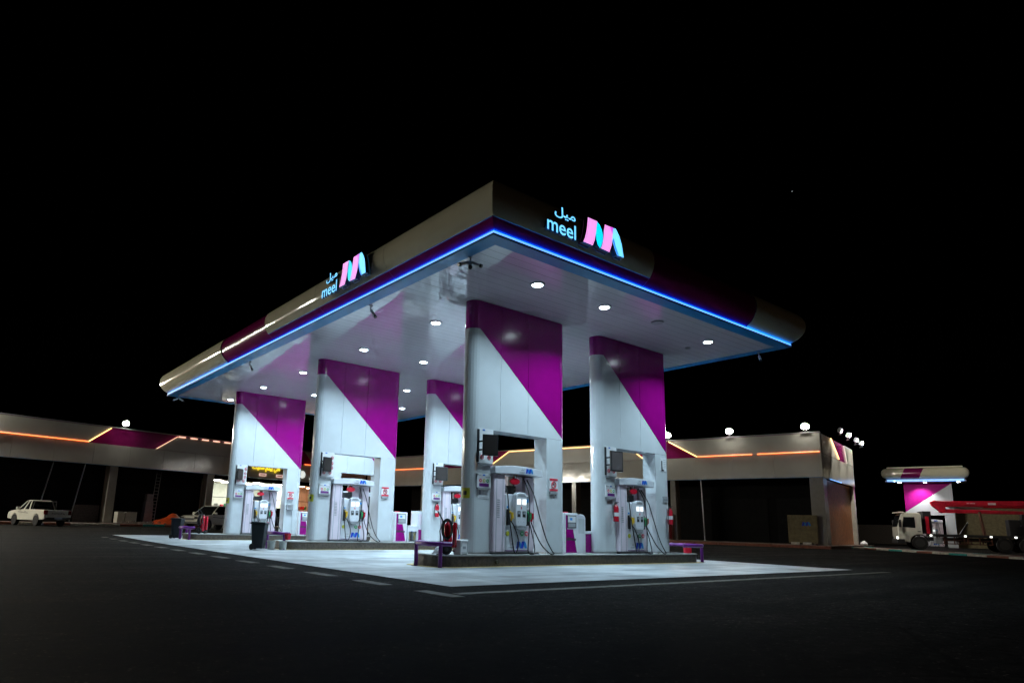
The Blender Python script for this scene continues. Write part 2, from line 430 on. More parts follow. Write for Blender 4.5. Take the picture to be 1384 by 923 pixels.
def prof_from(z):
    out = []
    for (a,b),(c,d) in zip(PROF, PROF[1:]):
        if b < z <= d: t = (z-b)/(d-b); out.append((a+(c-a)*t, z))
        if d > z: out.append((c,d))
    return out
def prof_to(z):
    out = [PROF[0]]
    for (a,b),(c,d) in zip(PROF, PROF[1:]):
        if d <= z: out.append((c,d))
        else: t = (z-b)/(d-b); out.append((a+(c-a)*t, z)); break
    return out
SIDES = {'left': (Vector((CX0,CY1)),Vector((CX0,CY0)),Vector((-1,0))), 'front': (Vector((CX0,CY0)),Vector((CX1,CY0)),Vector((0,-1))),
         'right': (Vector((CX1,CY0)),Vector((CX1,CY1)),Vector((1,0))), 'back': (Vector((CX1,CY1)),Vector((CX0,CY1)),Vector((0,1)))}
def fascia(side, a0, a1, prof, m, proud=0., name='fascia_panel'):
    P0, P1, n = SIDES[side]; t = (P1-P0).normalized(); Lg = (P1-P0).length
    a1 = Lg if a1 is None else a1
    cuts = [a0]; 
    k = max(1, round((a1-a0)/3.9))
    for i in range(1,k): c = a0+(a1-a0)*i/k; cuts += [c-.004, c+.004]
    cuts.append(a1)
    mb = MB()
    pr = [(o+proud, z) for o, z in prof]
    for i in range(0, len(cuts), 2):
        vs = []
        for a in (cuts[i], cuts[i+1]):
            for (o,z) in pr:
                e = -o if a <= 0 else (o if a >= Lg-1e-6 else 0)
                q = P0+t*(a+e)+n*o; vs.append((q.x,q.y,z))
        c = len(pr)
        mb.add(vs, [(j, j+1, c+j+1, c+j) for j in range(c-1)])
        if proud:
            for q_, a in ((0,cuts[i]),(1,cuts[i+1])):
                rv = []
                for (o,z) in pr: rv.append(vs[q_*c+pr.index((o,z))])
                for (o,z) in pr:
                    e = -(o-.06) if a <= 0 else ((o-.06) if a >= Lg-1e-6 else 0); q = P0+t*(a+e)+n*(o-.06); rv.append((q.x,q.y,z))
                mb.add(rv, [(j, j+1, c+j+1, c+j) for j in range(c-1)], 1)
            # lower edge return
            q0 = vs[0]; q1 = vs[c]; mb.add([q0, q1, (q1[0]-n.x*.06,q1[1]-n.y*.06,q1[2]), (q0[0]-n.x*.06,q0[1]-n.y*.06,q0[2])], [(0,1,2,3)], 1)
    return in_can(mb.build(name, [m, M['dark']], smooth=50))
LL = CY1-CY0
fascia('left', CY1-21.62, None, prof_to(7.33), M['maroon'], name='fascia_band')
fascia('left', CY1-21.62, None, prof_from(7.31), M['fascia'], .035)
fascia('left', CY1-26.22, CY1-21.63, PROF, M['maroon'])
fascia('left', 0, CY1-26.23, PROF, M['fascia'], .03)
fascia('front', 0, 13.5-CX0, prof_to(7.33), M['maroon'], name='fascia_band')
fascia('front', 0, 13.5-CX0, prof_from(7.31), M['fascia'], .035)
fascia('front', 13.51-CX0, 18.53-CX0, PROF, M['maroon'])
fascia('front', 18.54-CX0, None, PROF, M['fascia'], .03)
fascia('right', 0, None, PROF, M['fascia'])
fascia('back', 0, None, PROF, M['fascia'])
rf = MB(); rf.box(CX0+.3,CX1-.3,CY0+.3,CY1-.3,8.2,8.28); in_can(rf.build('roof', M['roof']))
cap = MB(); ring(cap, -.45, -.6, 8.34, 8.40); in_can(cap.build('parapet_capping', M['fascia']))

# the two lit signs
def canopy_sign(label, O, u):
    s = thing('illuminated_sign', label, 'illuminated sign', O, group='lit signs on the canopy fascia')
    objs = []
    objs += emblem(1.15, 7.34, .96, O, u, .0, .12, [M['signpink'],M['signaqua'],M['signpink'],M['signcyan']], None, side=M['dark'])
    # blue fold in the last stroke, magenta fold in the third
    u_ = Vector(u).normalized(); n_ = u_.cross(Vector((0,0,1)))
    for pts, mm in (([(1.075,.37),(1.10,.30),(1.18,.14),(1.25,.03),(1.31,.035),(1.19,.24),(1.12,.45)],'signblue'),([(.97,.695),(1.10,.705),(1.08,.58),(1.075,.50),(1.0,.62)],'signmagenta')):
        f = [Vector(O)+u_*(1.15+p[0]*.96)+Vector((0,0,7.34+p[1]*.96))+n_*(.116 if mm == 'signblue' else .124) for p in pts]
        objs.append(MB().add(f, [list(range(len(f)))]).build('emblem_fold', M[mm]))
    objs.append(fit_text('latin_lettering', 'meel', .03, .94, 7.33, 7.67, .02, .07, M['signcyan'], None, .008, u, O, M['dark']))
    objs.append(fit_text('arabic_lettering', MEEL_AR, .26, .93, 7.70, 7.98, .02, .07, M['signcyan'], None, .012, u, O, M['dark']))
    for q in (.1,.9,1.4,2.4):
        a = Vector(O)+u_*q+Vector((0,0,7.45))+n_*.02; objs.append(MB().tube([a, a-n_*.22], .012, 6).build('stand_off_bracket', M['dark']))
    # returns of the letter boxes, dark
    ob = emblem(1.13, 7.315, .985, O, u, -.03, .027, [M['dark']]*4, None, 'emblem_backing', True); objs += ob
    inv = Matrix.Translation(-Vector(O))
    for o in objs: o.parent = s; o.matrix_parent_inverse = inv
    return s
canopy_sign('lit pink and cyan ribbon emblem with lettering on the dark front fascia', (9.51,9.52,0), (1,0,0))
canopy_sign('lit pink and cyan ribbon emblem with lettering on the long ivory fascia', (8.04,17.02,0), (0,-1,0))

# downlights
ORD = ['first','second','third','fourth','fifth','sixth']
dl = thing('downlight', '', 'downlight', (0,0,7))
r_ = MB(); r_.lathe([(.145,-.03),(.175,-.03),(.19,-.012),(.19,.004)], n=28); r_.build('bezel', M['white'], dl, smooth=40)
le = MB(); le.lathe([(.0005,-.05),(.09,-.047),(.13,-.036),(.145,-.022)], n=28); le.build('lens', M['lens'], dl, smooth=60)
ld = bpy.data.lights.new('downlight_lamp', 'AREA'); ld.shape = 'DISK'; ld.size = .30; ld.energy = 94; ld.color = (.60,.85,1.); ld.spread = math.radians(132)
DLX = [11.13,13.70,16.25,18.76]; DLY = [11.34,15.70,20.04,25.03,29.28,33.7]
first = True
for j, yv in enumerate(DLY):
    for i, xv in enumerate(DLX):
        if j == 0 and i == 2: continue
        d = dl if first else copy_tree(dl); first = False
        d.location = (xv, yv, SZ+.005)
        tag(d, f'lit canopy downlight, {ORD[j]} row from the front edge, {ORD[i]} from the long left edge', 'downlight', 'downlights in the canopy soffit')
        lo = bpy.data.objects.new('downlight_lamp', ld); COL.objects.link(lo); lo.parent = d; lo.location = (0,0,-.06)
ul = thing('unlit_downlight', 'dark unlit downlight in the soffit near the front edge', 'downlight', (15.9,11.2,7.0))
MB().lathe([(.13,-.03),(.17,-.03),(.18,.0)], n=24).build('bezel', M['pumpgrey'], ul, smooth=40); MB().lathe([(.001,-.02),(.13,-.021)], n=24).build('lens', M['dark'], ul)
sm = thing('smoke_detector', 'small disc detector on the soffit over the right hand column', 'smoke detector', (18.96,12.2,7.0))
MB().lathe([(.03,-.06),(.06,-.05),(.09,-.02),(.09,.012)], n=20).build('housing', M['pumpgrey'], sm, smooth=50)

# security cameras hanging from the trim
def cctv(label, loc, yaws):
    t = thing('security_camera', label, 'security camera', loc, group='security cameras under the canopy edge')
    b = MB(); b.cyl((0,0,0),(0,0,-.12),.02,n=8); b.cyl((0,0,0),(0,0,-.02),.06,n=14); b.build('bracket', M['steel'], t)
    for k, (yw, pt) in enumerate(yaws):
        d = Vector((math.cos(yw)*math.cos(pt), math.sin(yw)*math.cos(pt), -math.sin(pt)))
        p = Vector((0,0,-.12))+d*.06
        c = MB(); c.tube([p-d*.02, p+d*.20], .042, 12); c.tube([Vector((0,0,-.11)), p], .016, 6); h = c.build('camera_body', M['paper'], t, smooth=40)
        c = MB(); c.tube([p+d*.20, p+d*.25], .046, 12); c.build('lens_hood', M['black'], h)
    return t
cctv('cluster of three bullet cameras under the near corner of the canopy', (8.80,11.15,7.0), [(2.9,.35),(-1.0,.4),(-2.2,.75)])
cctv('single bullet camera under the long canopy edge, nearer one past the cluster', (8.86,15.7,7.0), [(-1.2,.9)])
cctv('single bullet camera under the long canopy edge, towards its far end', (8.80,24.8,7.0), [(-1.3,.9)])
cctv('bullet camera under the far left tip of the canopy', (8.85,34.7,7.0), [(2.8,.5),(-.3,.5)])
cctv('bullet camera under the right tip of the canopy', (21.1,10.9,7.0), [(-2.4,.9)])

# ------------------------------------------------------------------ islands (plinths)
YA, YB, YC = 13.265, 22.306, 31.157
PZ = .293
def stadium(x0, x1, y0, y1, n=10):
    r = (y1-y0)/2; cy = (y0+y1)/2; pts = []
    for i in range(n+1): a = PI/2+PI*i/n; pts.append((x0+r+r*math.cos(a), cy+r*math.sin(a)))
    for i in range(n+1): a = -PI/2+PI*i/n; pts.append((x1-r+r*math.cos(a), cy+r*math.sin(a)))
    return pts
def rrect(x0, x1, y0, y1, r, n=5):
    pts = []
    for cx, cy, a0 in ((x0+r,y1-r,PI/2),(x0+r,y0+r,PI),(x1-r,y0+r,1.5*PI),(x1-r,y1-r,0)):
        for i in range(n+1): a = a0+PI/2*i/n; pts.append((cx+r*math.cos(a), cy+r*math.sin(a)))
    return pts
isl = []
for nm, Y, x0, x1, lb in (('a',YA,9.55,20.45,'low granite faced fuel island nearest the camera'),('b',YB,9.62,20.45,'low granite faced fuel island, middle of the three'),('c',YC,8.95,20.45,'low granite faced fuel island farthest from the camera')):
    g = gz(9.5,Y)
    t = thing('fuel_island', lb, 'fuel island', (0,Y,0), group='fuel islands under the canopy')
    MB().prism(rrect(x0,x1,-.32,1.05,.45), 'z', -.05, PZ-.03).build('granite_kerb', M['granite'], t, smooth=40)
    MB().prism(rrect(x0-.02,x1+.02,-.34,1.07,.46), 'z', PZ-.03, PZ).build('top_slab', M['plinthtop'], t, smooth=40)
    MB().prism(rrect(x0-.16,x1+.16,-.48,1.21,.5), 'z', .0, .012+g).build('painted_border', M['goldline'], t)
    isl.append(t)
pe = MB(); pe.tube([(11.30,-.335,.12),(11.30,-.40,.12)], .05, 12); pe.build('drain_pipe', M['line'], isl[0])

# ------------------------------------------------------------------ columns
def column(label, ox, Y, zu):
    """slab column with rounded ends and a drive-through opening; local x from 0 to 3.59"""
    W, T, r = 3.59, .50, .25; t = thing('canopy_column', label, 'column', (ox,Y,0), group='columns carrying the canopy')
    zl = 3.50; xo0, xo1, zo = .71, 2.79, 3.5
    def outline():
        n = 10; pts = []
        xs_front = []
        for i in range(n+1): a = PI/2+PI*i/n; pts.append((r+r*math.cos(a), r+r*math.sin(a)))
        for sx in (1.02, 2.05):
            pts += [(sx-.006,0),(sx-.004,.012),(sx+.004,.012),(sx+.006,0)]
        for i in range(n+1): a = -PI/2+PI*i/n; pts.append((W-r+r*math.cos(a), r+r*math.sin(a)))
        for sx in (2.05, 1.02):
            pts += [(sx+.006,T),(sx+.004,T-.012),(sx-.004,T-.012),(sx-.006,T)]
        return pts
    O = outline(); N = len(O)
    def bz(x): return zu if x <= r+.02 else max(zl+.02, zu+(zl-zu)*(x-r-.02)/(W-.12-r-.02))
    white = MB(); pur = MB()
    for i in range(N):
        a, b = O[i], O[(i+1)%N]
        white.add([(a[0],a[1],zo),(b[0],b[1],zo),(b[0],b[1],bz(b[0])),(a[0],a[1],bz(a[0]))], [(0,1,2,3)])
        # purple skin sits a few mm proud of the white
        def pr(p):
            cx = min(max(p[0],r),W-r); d = Vector((p[0]-cx, p[1]-r)); 
            d = d.normalized()*.004 if d.length > 1e-6 else Vector((0,0)); return (p[0]+d.x, p[1]+d.y)
        A, B = pr(a), pr(b)
        pur.add([(A[0],A[1],bz(a[0])),(B[0],B[1],bz(b[0])),(B[0],B[1],SZ+.02),(A[0],A[1],SZ+.02)], [(0,1,2,3)])
    # lintel underside
    white.add([(xo0,0,zo),(xo1,0,zo),(xo1,T,zo),(xo0,T,zo)], [(0,1,2,3)])
    # piers
    def pier(pts):
        n = len(pts)
        for i in range(n):
            a, b = pts[i], pts[(i+1)%n]
            white.add([(a[0],a[1],PZ),(b[0],b[1],PZ),(b[0],b[1],zo-.005),(a[0],a[1],zo-.005)], [(0,1,2,3)])
        white.add([(p[0],p[1],zo-.005) for p in pts], [list(range(n))])
    pl = [(r+r*math.cos(PI/2+PI*i/12), r+r*math.sin(PI/2+PI*i/12)) for i in range(13)]+[(xo0,0),(xo0,T)]
    pr_ = [(W-r+r*math.cos(-PI/2+PI*i/12), r+r*math.sin(-PI/2+PI*i/12)) for i in range(13)]+[(xo1,T),(xo1,0)]
    pier(pl); pier(pr_)
    white.build('cladding', M['white'], t, smooth=35); pur.build('upper_panel', M['purple'], t, smooth=35)
    sk = MB()
    for pts in (pl, pr_):
        c = (sum(p[0] for p in pts)/len(pts), r)
        sk.prism([((p[0]-c[0])*1.02+c[0], (p[1]-r)*1.03+r) for p in pts], 'z', PZ, PZ+.05)
    sk.build('skirting', M['steel'], t, smooth=35)
    return t
X1, X2 = 10.63, 15.69
COLS = {}
for nm, ox, Y, zu, lb in (('A1',X1,YA,6.22,'white slab column with magenta wedge, on the front island nearest the camera'),
                      ('A2',X2,YA,6.40,'white slab column with magenta wedge, right end of the front island, two extinguishers on it'),
                      ('B1',X1,YB,6.42,'white slab column with magenta wedge, left end of the middle island'),
                      ('B2',X2,YB,6.40,'white slab column half hidden behind the nearest column, on the middle island'),
                      ('C1',X1,YC,6.41,'white slab column with magenta wedge, left end of the farthest island'),
                      ('C2',X2,YC,6.40,'white slab column of the farthest island, seen only through other columns')):
    COLS[nm] = column(lb, ox, Y, zu)

# ------------------------------------------------------------------ pumps
def make_pump():
    p = thing('fuel_pump', '', 'fuel pump')
    MB().box(-.03,1.62,-.12,.62,0,.045).build('base_plate', M['dark'], p, bevel=.008)
    lt = MB(); lt.box(.0,.40,-.10,.58,.045,2.06); lto = lt.build('side_tower', M['pumppink'], p, bevel=.03)
    lv = MB()
    for k in range(9): lv.box(.11,.20,-.106,-.094,.93+k*.055,.955+k*.055)
    lv.build('louvre', M['pumpgrey'], lto)
    MB().box(.08,.095,-.104,-.09,.06,2.04).box(.30,.315,-.104,-.09,.06,2.04).build('tower_groove', M['grey'], lto)
    MB().box(1.31,1.66,.12,.56,.045,2.06).build('side_tower', M['pumppink'], p, bevel=.03)
    # arched header
    top = []; bot = []
    for i in range(13):
        x = -.02+1.72*i/12; a = math.sin(PI*i/12)
        top.append((x, 2.25+.06*a)); bot.append((x, 2.06+.035*a))
    hd = MB().prism(top+bot[::-1], 'y', -.16, .62).build('header', M['pumpwhite'], p, bevel=.012)
    emblem(1.06, 2.125, .19, (0,-.16,0), (1,0,0), .003, .004, [M['blue'],M['cyan'],M['blue'],M['cyan']], hd, 'emblem', True)
    fit_text('lettering', 'meel', .84, 1.02, 2.125, 2.18, .003, .003, M['grey'], hd, .02, (1,0,0), (0,-.16,0))
    fit_text('lettering', MEEL_AR, .90, 1.02, 2.20, 2.26, .003, .003, M['grey'], hd, .02, (1,0,0), (0,-.16,0))
    # lower and upper body
    MB().box(.46,1.30,-.02,.50,.045,1.56).build('body', M['pumpwhite'], p, bevel=.02)
    MB().box(.47,.86,.0,.40,1.60,1.78).box(.84,.90,.1,.3,1.5,2.06).build('flow_box', M['dark'], p, bevel=.01)
    MB().box(.90,1.28,.20,.48,1.56,2.06).build('inner_panel', M['pumppink'], p, bevel=.01)
    ro = MB(); ro.prism([(.74+.17*math.cos(2*PI*i/24), 1.90+.085*math.sin(2*PI*i/24)) for i in range(24)], 'y', -.10, -.06); ro.cyl((.70,-.08,1.97),(.70,-.08,2.07),.008,n=6); ro.cyl((.80,-.08,1.97),(.80,-.08,2.07),.008,n=6)
    ro.build('hanging_oval_plate', M['red'], p, smooth=40)
    # display head
    pts = [(.72,.78),(.76,.72),(1.08,.72),(1.12,.78)]
    pts += [(1.12,1.52)]+[(.92+.20*math.cos(a*PI/10), 1.52+.10*math.sin(a*PI/10)) for a in range(1,10)]+[(.72,1.52)]
    hb = MB().prism(pts, 'y', -.17, -.02).build('display_head', M['pumpwhite'], p, bevel=.02)
    MB().prism([(.73,.80),(.77,.66),(.84,.62),(1.0,.62),(1.07,.66),(1.11,.80)], 'y', -.158, -.022).build('head_skirt', M['pumpgrey'], hb, bevel=.01)
    MB().prism([(.77,1.50),(.80,1.555),(.92,1.575),(1.04,1.555),(1.07,1.50)], 'y', -.175, -.165).build('head_slot', M['pumpgrey'], hb)
    for x in (.755,.95): MB().box(x,x+.135,-.176,-.166,1.29,1.43).build('lit_display', M['screen'], hb)
    MB().box(.90,.93,-.176,-.168,1.17,1.21).box(.895,.925,-.177,-.168,1.20,1.235).build('logo_mark', M['redsign'], hb)
    for x in (.77,.955):
        kp = MB().box(x,x+.11,-.177,-.167,.96,1.12).build('keypad', M['dark'], hb)
        MB().box(x+.02,x+.09,-.181,-.176,1.04,1.10).build('keypad_display', M['grey'], kp)
    MB().box(.80,.815,-.175,-.168,.83,.845).box(.89,.905,-.175,-.168,.83,.845).box(.99,1.005,-.175,-.168,.83,.845).build('button', M['grey'], hb)
    MB().box(.52,.60,-.024,-.016,1.19,1.24).build('sticker', M['cyan'], p)
    # small side displays
    sd = MB().box(1.16,1.29,-.06,-.015,1.22,1.52).build('side_display', M['pumpgrey'], p, bevel=.008)
    MB().box(1.18,1.27,-.066,-.058,1.36,1.44).build('side_display_glass', M['cyan'], sd)
    # nozzles in their boots
    def nozzle(x, y, m):
        bt = MB().box(x-.05,x+.05,y-.01,y+.06,.74,1.16).build('nozzle_boot', M['black'], p, bevel=.01)
        nz = MB(); nz.tube([(x+.01,y-.03,1.10),(x+.025,y-.10,1.05),(x+.03,y-.11,.95),(x+.02,y-.08,.86)], [.022,.038,.036,.026], 8)
        nz.box(x+.0,x+.05,y-.15,y-.10,.92,1.08)
        nz.build('nozzle', m, p, smooth=40)
        nb = MB(); nb.tube([(x+.01,y-.02,1.10),(x-.01,y-.01,1.18)], .014, 8); nb.build('spout', M['steel'], p)
    nozzle(.56,-.05,M['yellow']); nozzle(1.20,-.06,M['green']); nozzle(1.34,-.0,M['red'])
    for x, m in ((.56,'stickeryellow'),(1.08,'green'),(1.24,'redsign')):
        b = MB(); b.prism([(x+.065*math.cos(2*PI*i/20), .53+.065*math.sin(2*PI*i/20)) for i in range(20)], 'y', -.032, -.019); bo = b.build('grade_badge', M[m], p)
        if m != 'stickeryellow': fit_text('grade_number', '91' if m == 'green' else '95', x-.035, x+.035, .50, .56, .0335, .002, M['paper'], bo, .01)
    emblem(.86, .14, .27, (0,-.02,0), (1,0,0), .003, .004, [M['blue'],M['cyan'],M['blue'],M['cyan']], p, 'emblem', True)
    fit_text('lettering', 'meel', .62, .80, .16, .20, .023, .003, M['grey'], p, .02)
    fit_text('lettering', MEEL_AR, .68, .80, .24, .29, .023, .003, M['grey'], p, .02)
    MB().box(.47,1.29,-.026,-.018,.08,.10).build('stripe', M['hoop'], p)
    # hoses
    def smoothpath(P, n=7):
        out = []; P = [Vector(q) for q in P]
        for i in range(len(P)-1):
            a = P[max(0,i-1)]; b = P[i]; c = P[i+1]; d = P[min(len(P)-1,i+2)]
            for k in range(n):
                t = k/n; out.append(.5*((2*b)+(c-a)*t+(2*a-5*b+4*c-d)*t*t+(3*b-a-3*c+d)*t**3))
        out.append(P[-1]); return out
    for P in ([(.44,.1,2.0),(.44,-.12,1.6),(.45,-.20,1.0),(.50,-.28,.35),(.56,-.30,.06),(.68,-.28,.12),(.74,-.24,.40),(.66,-.18,.70),(.58,-.12,.86)],
              [(1.22,.1,2.02),(1.20,-.15,1.6),(1.14,-.25,.95),(1.02,-.34,.35),(1.0,-.36,.06),(1.18,-.37,.02),(1.28,-.30,.2),(1.26,-.2,.6),(1.23,-.14,.86)],
              [(1.36,.1,1.98),(1.40,-.15,1.55),(1.52,-.28,.9),(1.66,-.36,.40),(1.86,-.38,.10),(1.96,-.36,.03),(1.80,-.38,.02),(1.50,-.34,.25),(1.38,-.2,.6),(1.37,-.06,.86)]):
        MB().tube(smoothpath(P), .016, 7).build('hose', M['rubber'], p, smooth=60)
    return p
pump0 = make_pump()
PLB = {'A1':'white fuel pump in the nearest column, yellow green and red nozzles','A2':'white fuel pump in the right column of the front island','B1':'white fuel pump in the left column of the middle island',
       'B2':'white fuel pump half hidden beside the wheeled extinguisher, right column of the middle island','C1':'white fuel pump behind the black wheelie bin on the farthest island','C2':'white fuel pump of the farthest island, glimpsed behind the middle left pump'}
for k, nm in enumerate(('A1','A2','B1','B2','C1','C2')):
    p = pump0 if k == 0 else copy_tree(pump0)
    c = COLS[nm].location
    p.location = (c.x+.76, c.y+.0, PZ+.002); tag(p, PLB[nm], 'fuel pump', 'fuel pumps under the canopy')

# ------------------------------------------------------------------ notices, displays on the columns
def notice_parts(t, kind):
    # local: x right, z up, y=0 at the wall
    if kind == 'cabinet':
        fr = MB().box(-.23,.23,-.05,0,-.18,.18).build('acrylic_frame', M['paper'], t, bevel=.006)
        for x, m in ((-.12,'redsign'),(.0,'stickeryellow'),(.12,'green')):
            MB().prism([(x+.045*math.cos(i*PI/8), .0+.045*math.sin(i*PI/8)) for i in range(16)], 'y', -.056, -.05).prism([(x+.02*math.cos(i*PI/8), .0+.02*math.sin(i*PI/8)) for i in range(16)], 'y', -.058, -.056, 1).build('coloured_ring', [M[m],M['paper']], t)
        MB().box(-.16,.16,-.056,-.05,-.15,-.07).build('violet_bar', M['hoop'], t)
        emblem(-.05,.12,.06,(0,0,0),(1,0,0),.05,.004,[M['blue'],M['cyan'],M['blue'],M['cyan']],t,'emblem',True)
        MB().box(-.19,-.10,-.055,-.05,.13,.145).box(.05,.19,-.055,-.05,.09,.105).build('print_line', M['grey'], t)
        MB().box(-.21,.21,-.07,-.0,-.215,-.185).build('tray', M['pumpgrey'], t)
        for x in (-.21,.21): MB().cyl((x,-.06,.15),(x,-.05,.15),.012,n=8).build('screw', M['dark'], t)
    if kind == 'tall':
        fr = MB().box(-.26,.26,-.03,0,-.45,.45).build('backing_sheet', M['paper'], t, bevel=.004)
        for x, z in ((-.12,-.30),(.12,-.30),(.18,.25),(.18,.05),(.18,-.12)):
            MB().tube([(x+.05*math.cos(i*PI/8),-.034,z+.05*math.sin(i*PI/8)) for i in range(16)], .010, 5, closed=True).tube([(x-.035,-.034,z+.035),(x+.035,-.034,z-.035)], .009, 5).build('prohibition_ring', M['redsign'], t)
        emblem(-.12,.39,.06,(0,0,0),(1,0,0),.03,.004,[M['blue'],M['cyan'],M['blue'],M['cyan']],t,'emblem',True)
        MB().box(-.24,.24,-.06,0,-.49,-.455).build('tray', M['pumpgrey'], t)
    if kind == 'nosmoke':
        MB().box(-.17,.17,-.03,0,-.16,.21).build('plate', M['paper'], t, bevel=.004)
        MB().box(-.16,.16,-.036,-.03,.14,.20).build('red_print_bar', M['redsign'], t); MB().box(-.16,.16,-.036,-.03,-.15,-.09).build('red_print_bar', M['redsign'], t)
        MB().tube([(.085*math.cos(i*PI/10),-.034,.025+.085*math.sin(i*PI/10)) for i in range(20)], .014, 6, closed=True).tube([(-.058,-.034,.083),(.058,-.034,-.033)], .012, 6).build('prohibition_ring', M['redsign'], t)
        MB().box(-.05,.03,-.034,-.03,.02,.04).box(-.01,.05,-.034,-.03,.045,.052).build('cigarette_mark', M['dark'], t)
        MB().box(-.15,.15,-.045,0,-.235,-.17).build('lower_bracket', M['pumpgrey'], t)
def notice(kind, label, cat, x, y, z, grp):
    t = thing('notice_board' if kind != 'nosmoke' else 'no_smoking_sign', label, cat, (x,y,z), group=grp); notice_parts(t, kind); return t
WHO = {'A1':'nearest column','A2':'right column of the front island','B1':'left column of the middle island','B2':'half hidden column of the middle island','C1':'left column of the farthest island'}
for nm in ('A1','A2','B1','B2','C1'):
    cx, cy = COLS[nm].location.x, COLS[nm].location.y
    notice('cabinet', f'small white notice with three coloured rings on the {WHO[nm]}', 'notice', cx+.45, cy-.002, 2.15, 'ring notices on the columns')
    notice('tall', f'tall white notice with red prohibition rings on the {WHO[nm]}', 'notice', cx+.50, cy-.002, 3.06, 'tall notices on the columns')
    if nm in ('A1','B1','C1'):
        notice('nosmoke', f'red and white no smoking plate on the {WHO[nm]}', 'no smoking sign', cx+3.04, cy-.002, 2.17, 'no smoking plates on the columns')
        st = thing('warning_sticker', f'yellow warning sticker on the rounded edge of the {WHO[nm]}', 'sticker', (cx+.25,cy+.25,1.82), group='yellow stickers on column edges')
        pts = [(.254*math.cos(a), .254*math.sin(a)) for a in [math.radians(165+i*9) for i in range(8)]]
        MB().add([(p[0],p[1],-.13) for p in pts]+[(p[0],p[1],.13) for p in pts], [(i,i+1,9+i,8+i) for i in range(7)]).build('sheet', M['stickeryellow'], st)
        q = [(.257*math.cos(a), .257*math.sin(a)) for a in [math.radians(185+i*8) for i in range(4)]]
        MB().add([(p[0],p[1],-.05) for p in q]+[(p[0],p[1],.05) for p in q], [(i,i+1,5+i,4+i) for i in range(3)]).build('print_mark', M['dark'], st)
def display(label, nm, yaw, w_, h_, m):
    cx, cy = COLS[nm].location.x, COLS[nm].location.y
    t = thing('display_screen', label, 'display screen', (cx+.25,cy,3.05), group='swivelling screens on the columns')
    MB().box(-.02,.02,-.05,-.002,-.43,.43).build('mounting_bar', M['black'], t)
    MB().box(-.012,.012,-.22,-.05,.08,.12).box(-.012,.012,-.22,-.05,-.14,-.10).build('arm', M['black'], t)
    c, s = math.cos(yaw), math.sin(yaw)
    fr = MB().box(-.01,w_,-.03,.03,-h_/2,h_/2).build('screen_frame', M['black'], t, bevel=.008, loc=(-.01,-.23,0), rot=(0,0,yaw))
    MB().box(.03,w_-.04,-.034,-.028,-h_/2+.04,h_/2-.04).build('screen_glass', m, fr)
display('blank brown screen swung out on arms from the nearest column', 'A1', math.radians(-26), .40, .55, M['panel'])
display('blank grey screen on arms from the right column of the front island', 'A2', math.radians(-3), .52, .62, M['sheet'])
display('dark screen on arms from the left column of the middle island', 'B1', math.radians(22), .42, .52, M['panel'])
display('dark screen on arms from the half hidden column of the middle island', 'B2', math.radians(-14), .52, .56, M['panel'])
display('narrow dark screen on arms from the left column of the farthest island', 'C1', math.radians(35), .44, .52, M['panel'])
t = thing('paper_notice', 'white sheet with dark print on the right pier of the right front column', 'notice', (18.9,YA-.002,3.17))
MB().box(-.15,.15,-.012,0,-.22,.22).build('sheet', M['paper'], t); MB().box(-.12,-.06,-.015,-.012,-.2,.12).box(-.12,.02,-.015,-.012,-.215,-.17).build('print_block', M['dark'], t)
for k in range(5): MB().box(0,.12,-.015,-.012,.14-k*.06,.155-k*.06).build('print_line', M['grey'], t)
t = thing('grey_plate', 'small grey plate on the right pier above the extinguisher', 'plate', (18.95,YA-.002,2.02)); MB().box(-.14,.14,-.02,0,-.1,.1).build('sheet', M['pumpgrey'], t, bevel=.004); MB().box(-.1,.1,-.024,-.02,-.01,.0).build('print_line', M['dark'], t)
t = thing('paper_notice', 'faint white sheet under the ring notice of the nearest column', 'notice', (11.10,YA-.002,1.82))
MB().box(-.19,.19,-.008,0,-.12,.12).build('sheet', M['paper'], t); MB().box(-.15,-.09,-.012,-.008,-.03,.09).build('print_block', M['grey'], t); MB().box(-.02,.15,-.012,-.008,.05,.06).box(-.15,.15,-.012,-.008,-.09,-.08).build('print_line', M['grey'], t)
t = thing('meter_box', 'grey metal box with white cable under the no smoking plate', 'electrical box', (13.67,YC-.002,1.62)); MB().box(-.17,.17,-.08,0,-.14,.14).build('housing', M['pumpgrey'], t, bevel=.01); MB().box(-.12,.12,-.085,-.08,-.02,.09).build('meter_window', M['steel'], t)
MB().box(-.14,.14,-.02,0,-.38,-.16).build('plate', M['pumpgrey'], t); MB().tube([(.12,-.03,-.14),(.16,-.04,-.5),(.15,-.05,-.9),(.18,-.06,-1.3)], .008, 5).build('cable', M['grey'], t)

# ------------------------------------------------------------------ fire extinguishers
def extinguisher(label, x, y, z):
    t = thing('fire_extinguisher', label, 'fire extinguisher', (x,y,z), group='red extinguishers hung on the columns')
    b = MB(); b.lathe([(.07,0),(.085,.015),(.085,.40),(.07,.46),(.03,.50),(.025,.53)], n=18); bo = b.build('cylinder', M['red'], t, smooth=40)
    MB().lathe([(.0865,.16),(.0865,.27)], n=18).build('label_band', M['paper'], bo, smooth=40)
    MB().box(-.02,.02,-.05,.03,.53,.57).box(-.015,.015,-.11,.03,.57,.585).build('valve_handle', M['dark'], t)
    MB().tube([(.0,0,.53),(-.09,-.03,.54),(-.14,-.03,.40),(-.13,-.02,.12),(-.11,-.02,.02)], .012, 7).build('hose', M['rubber'], t, smooth=60)
    MB().box(-.03,.03,.08,.12,.2,.5).build('wall_bracket', M['steel'], t)
    return t
extinguisher('red fire extinguisher on the left pier of the right front column', 16.27, YA-.12, 1.24)
extinguisher('red fire extinguisher on the right pier of the right front column', 19.03, YA-.12, 1.22)
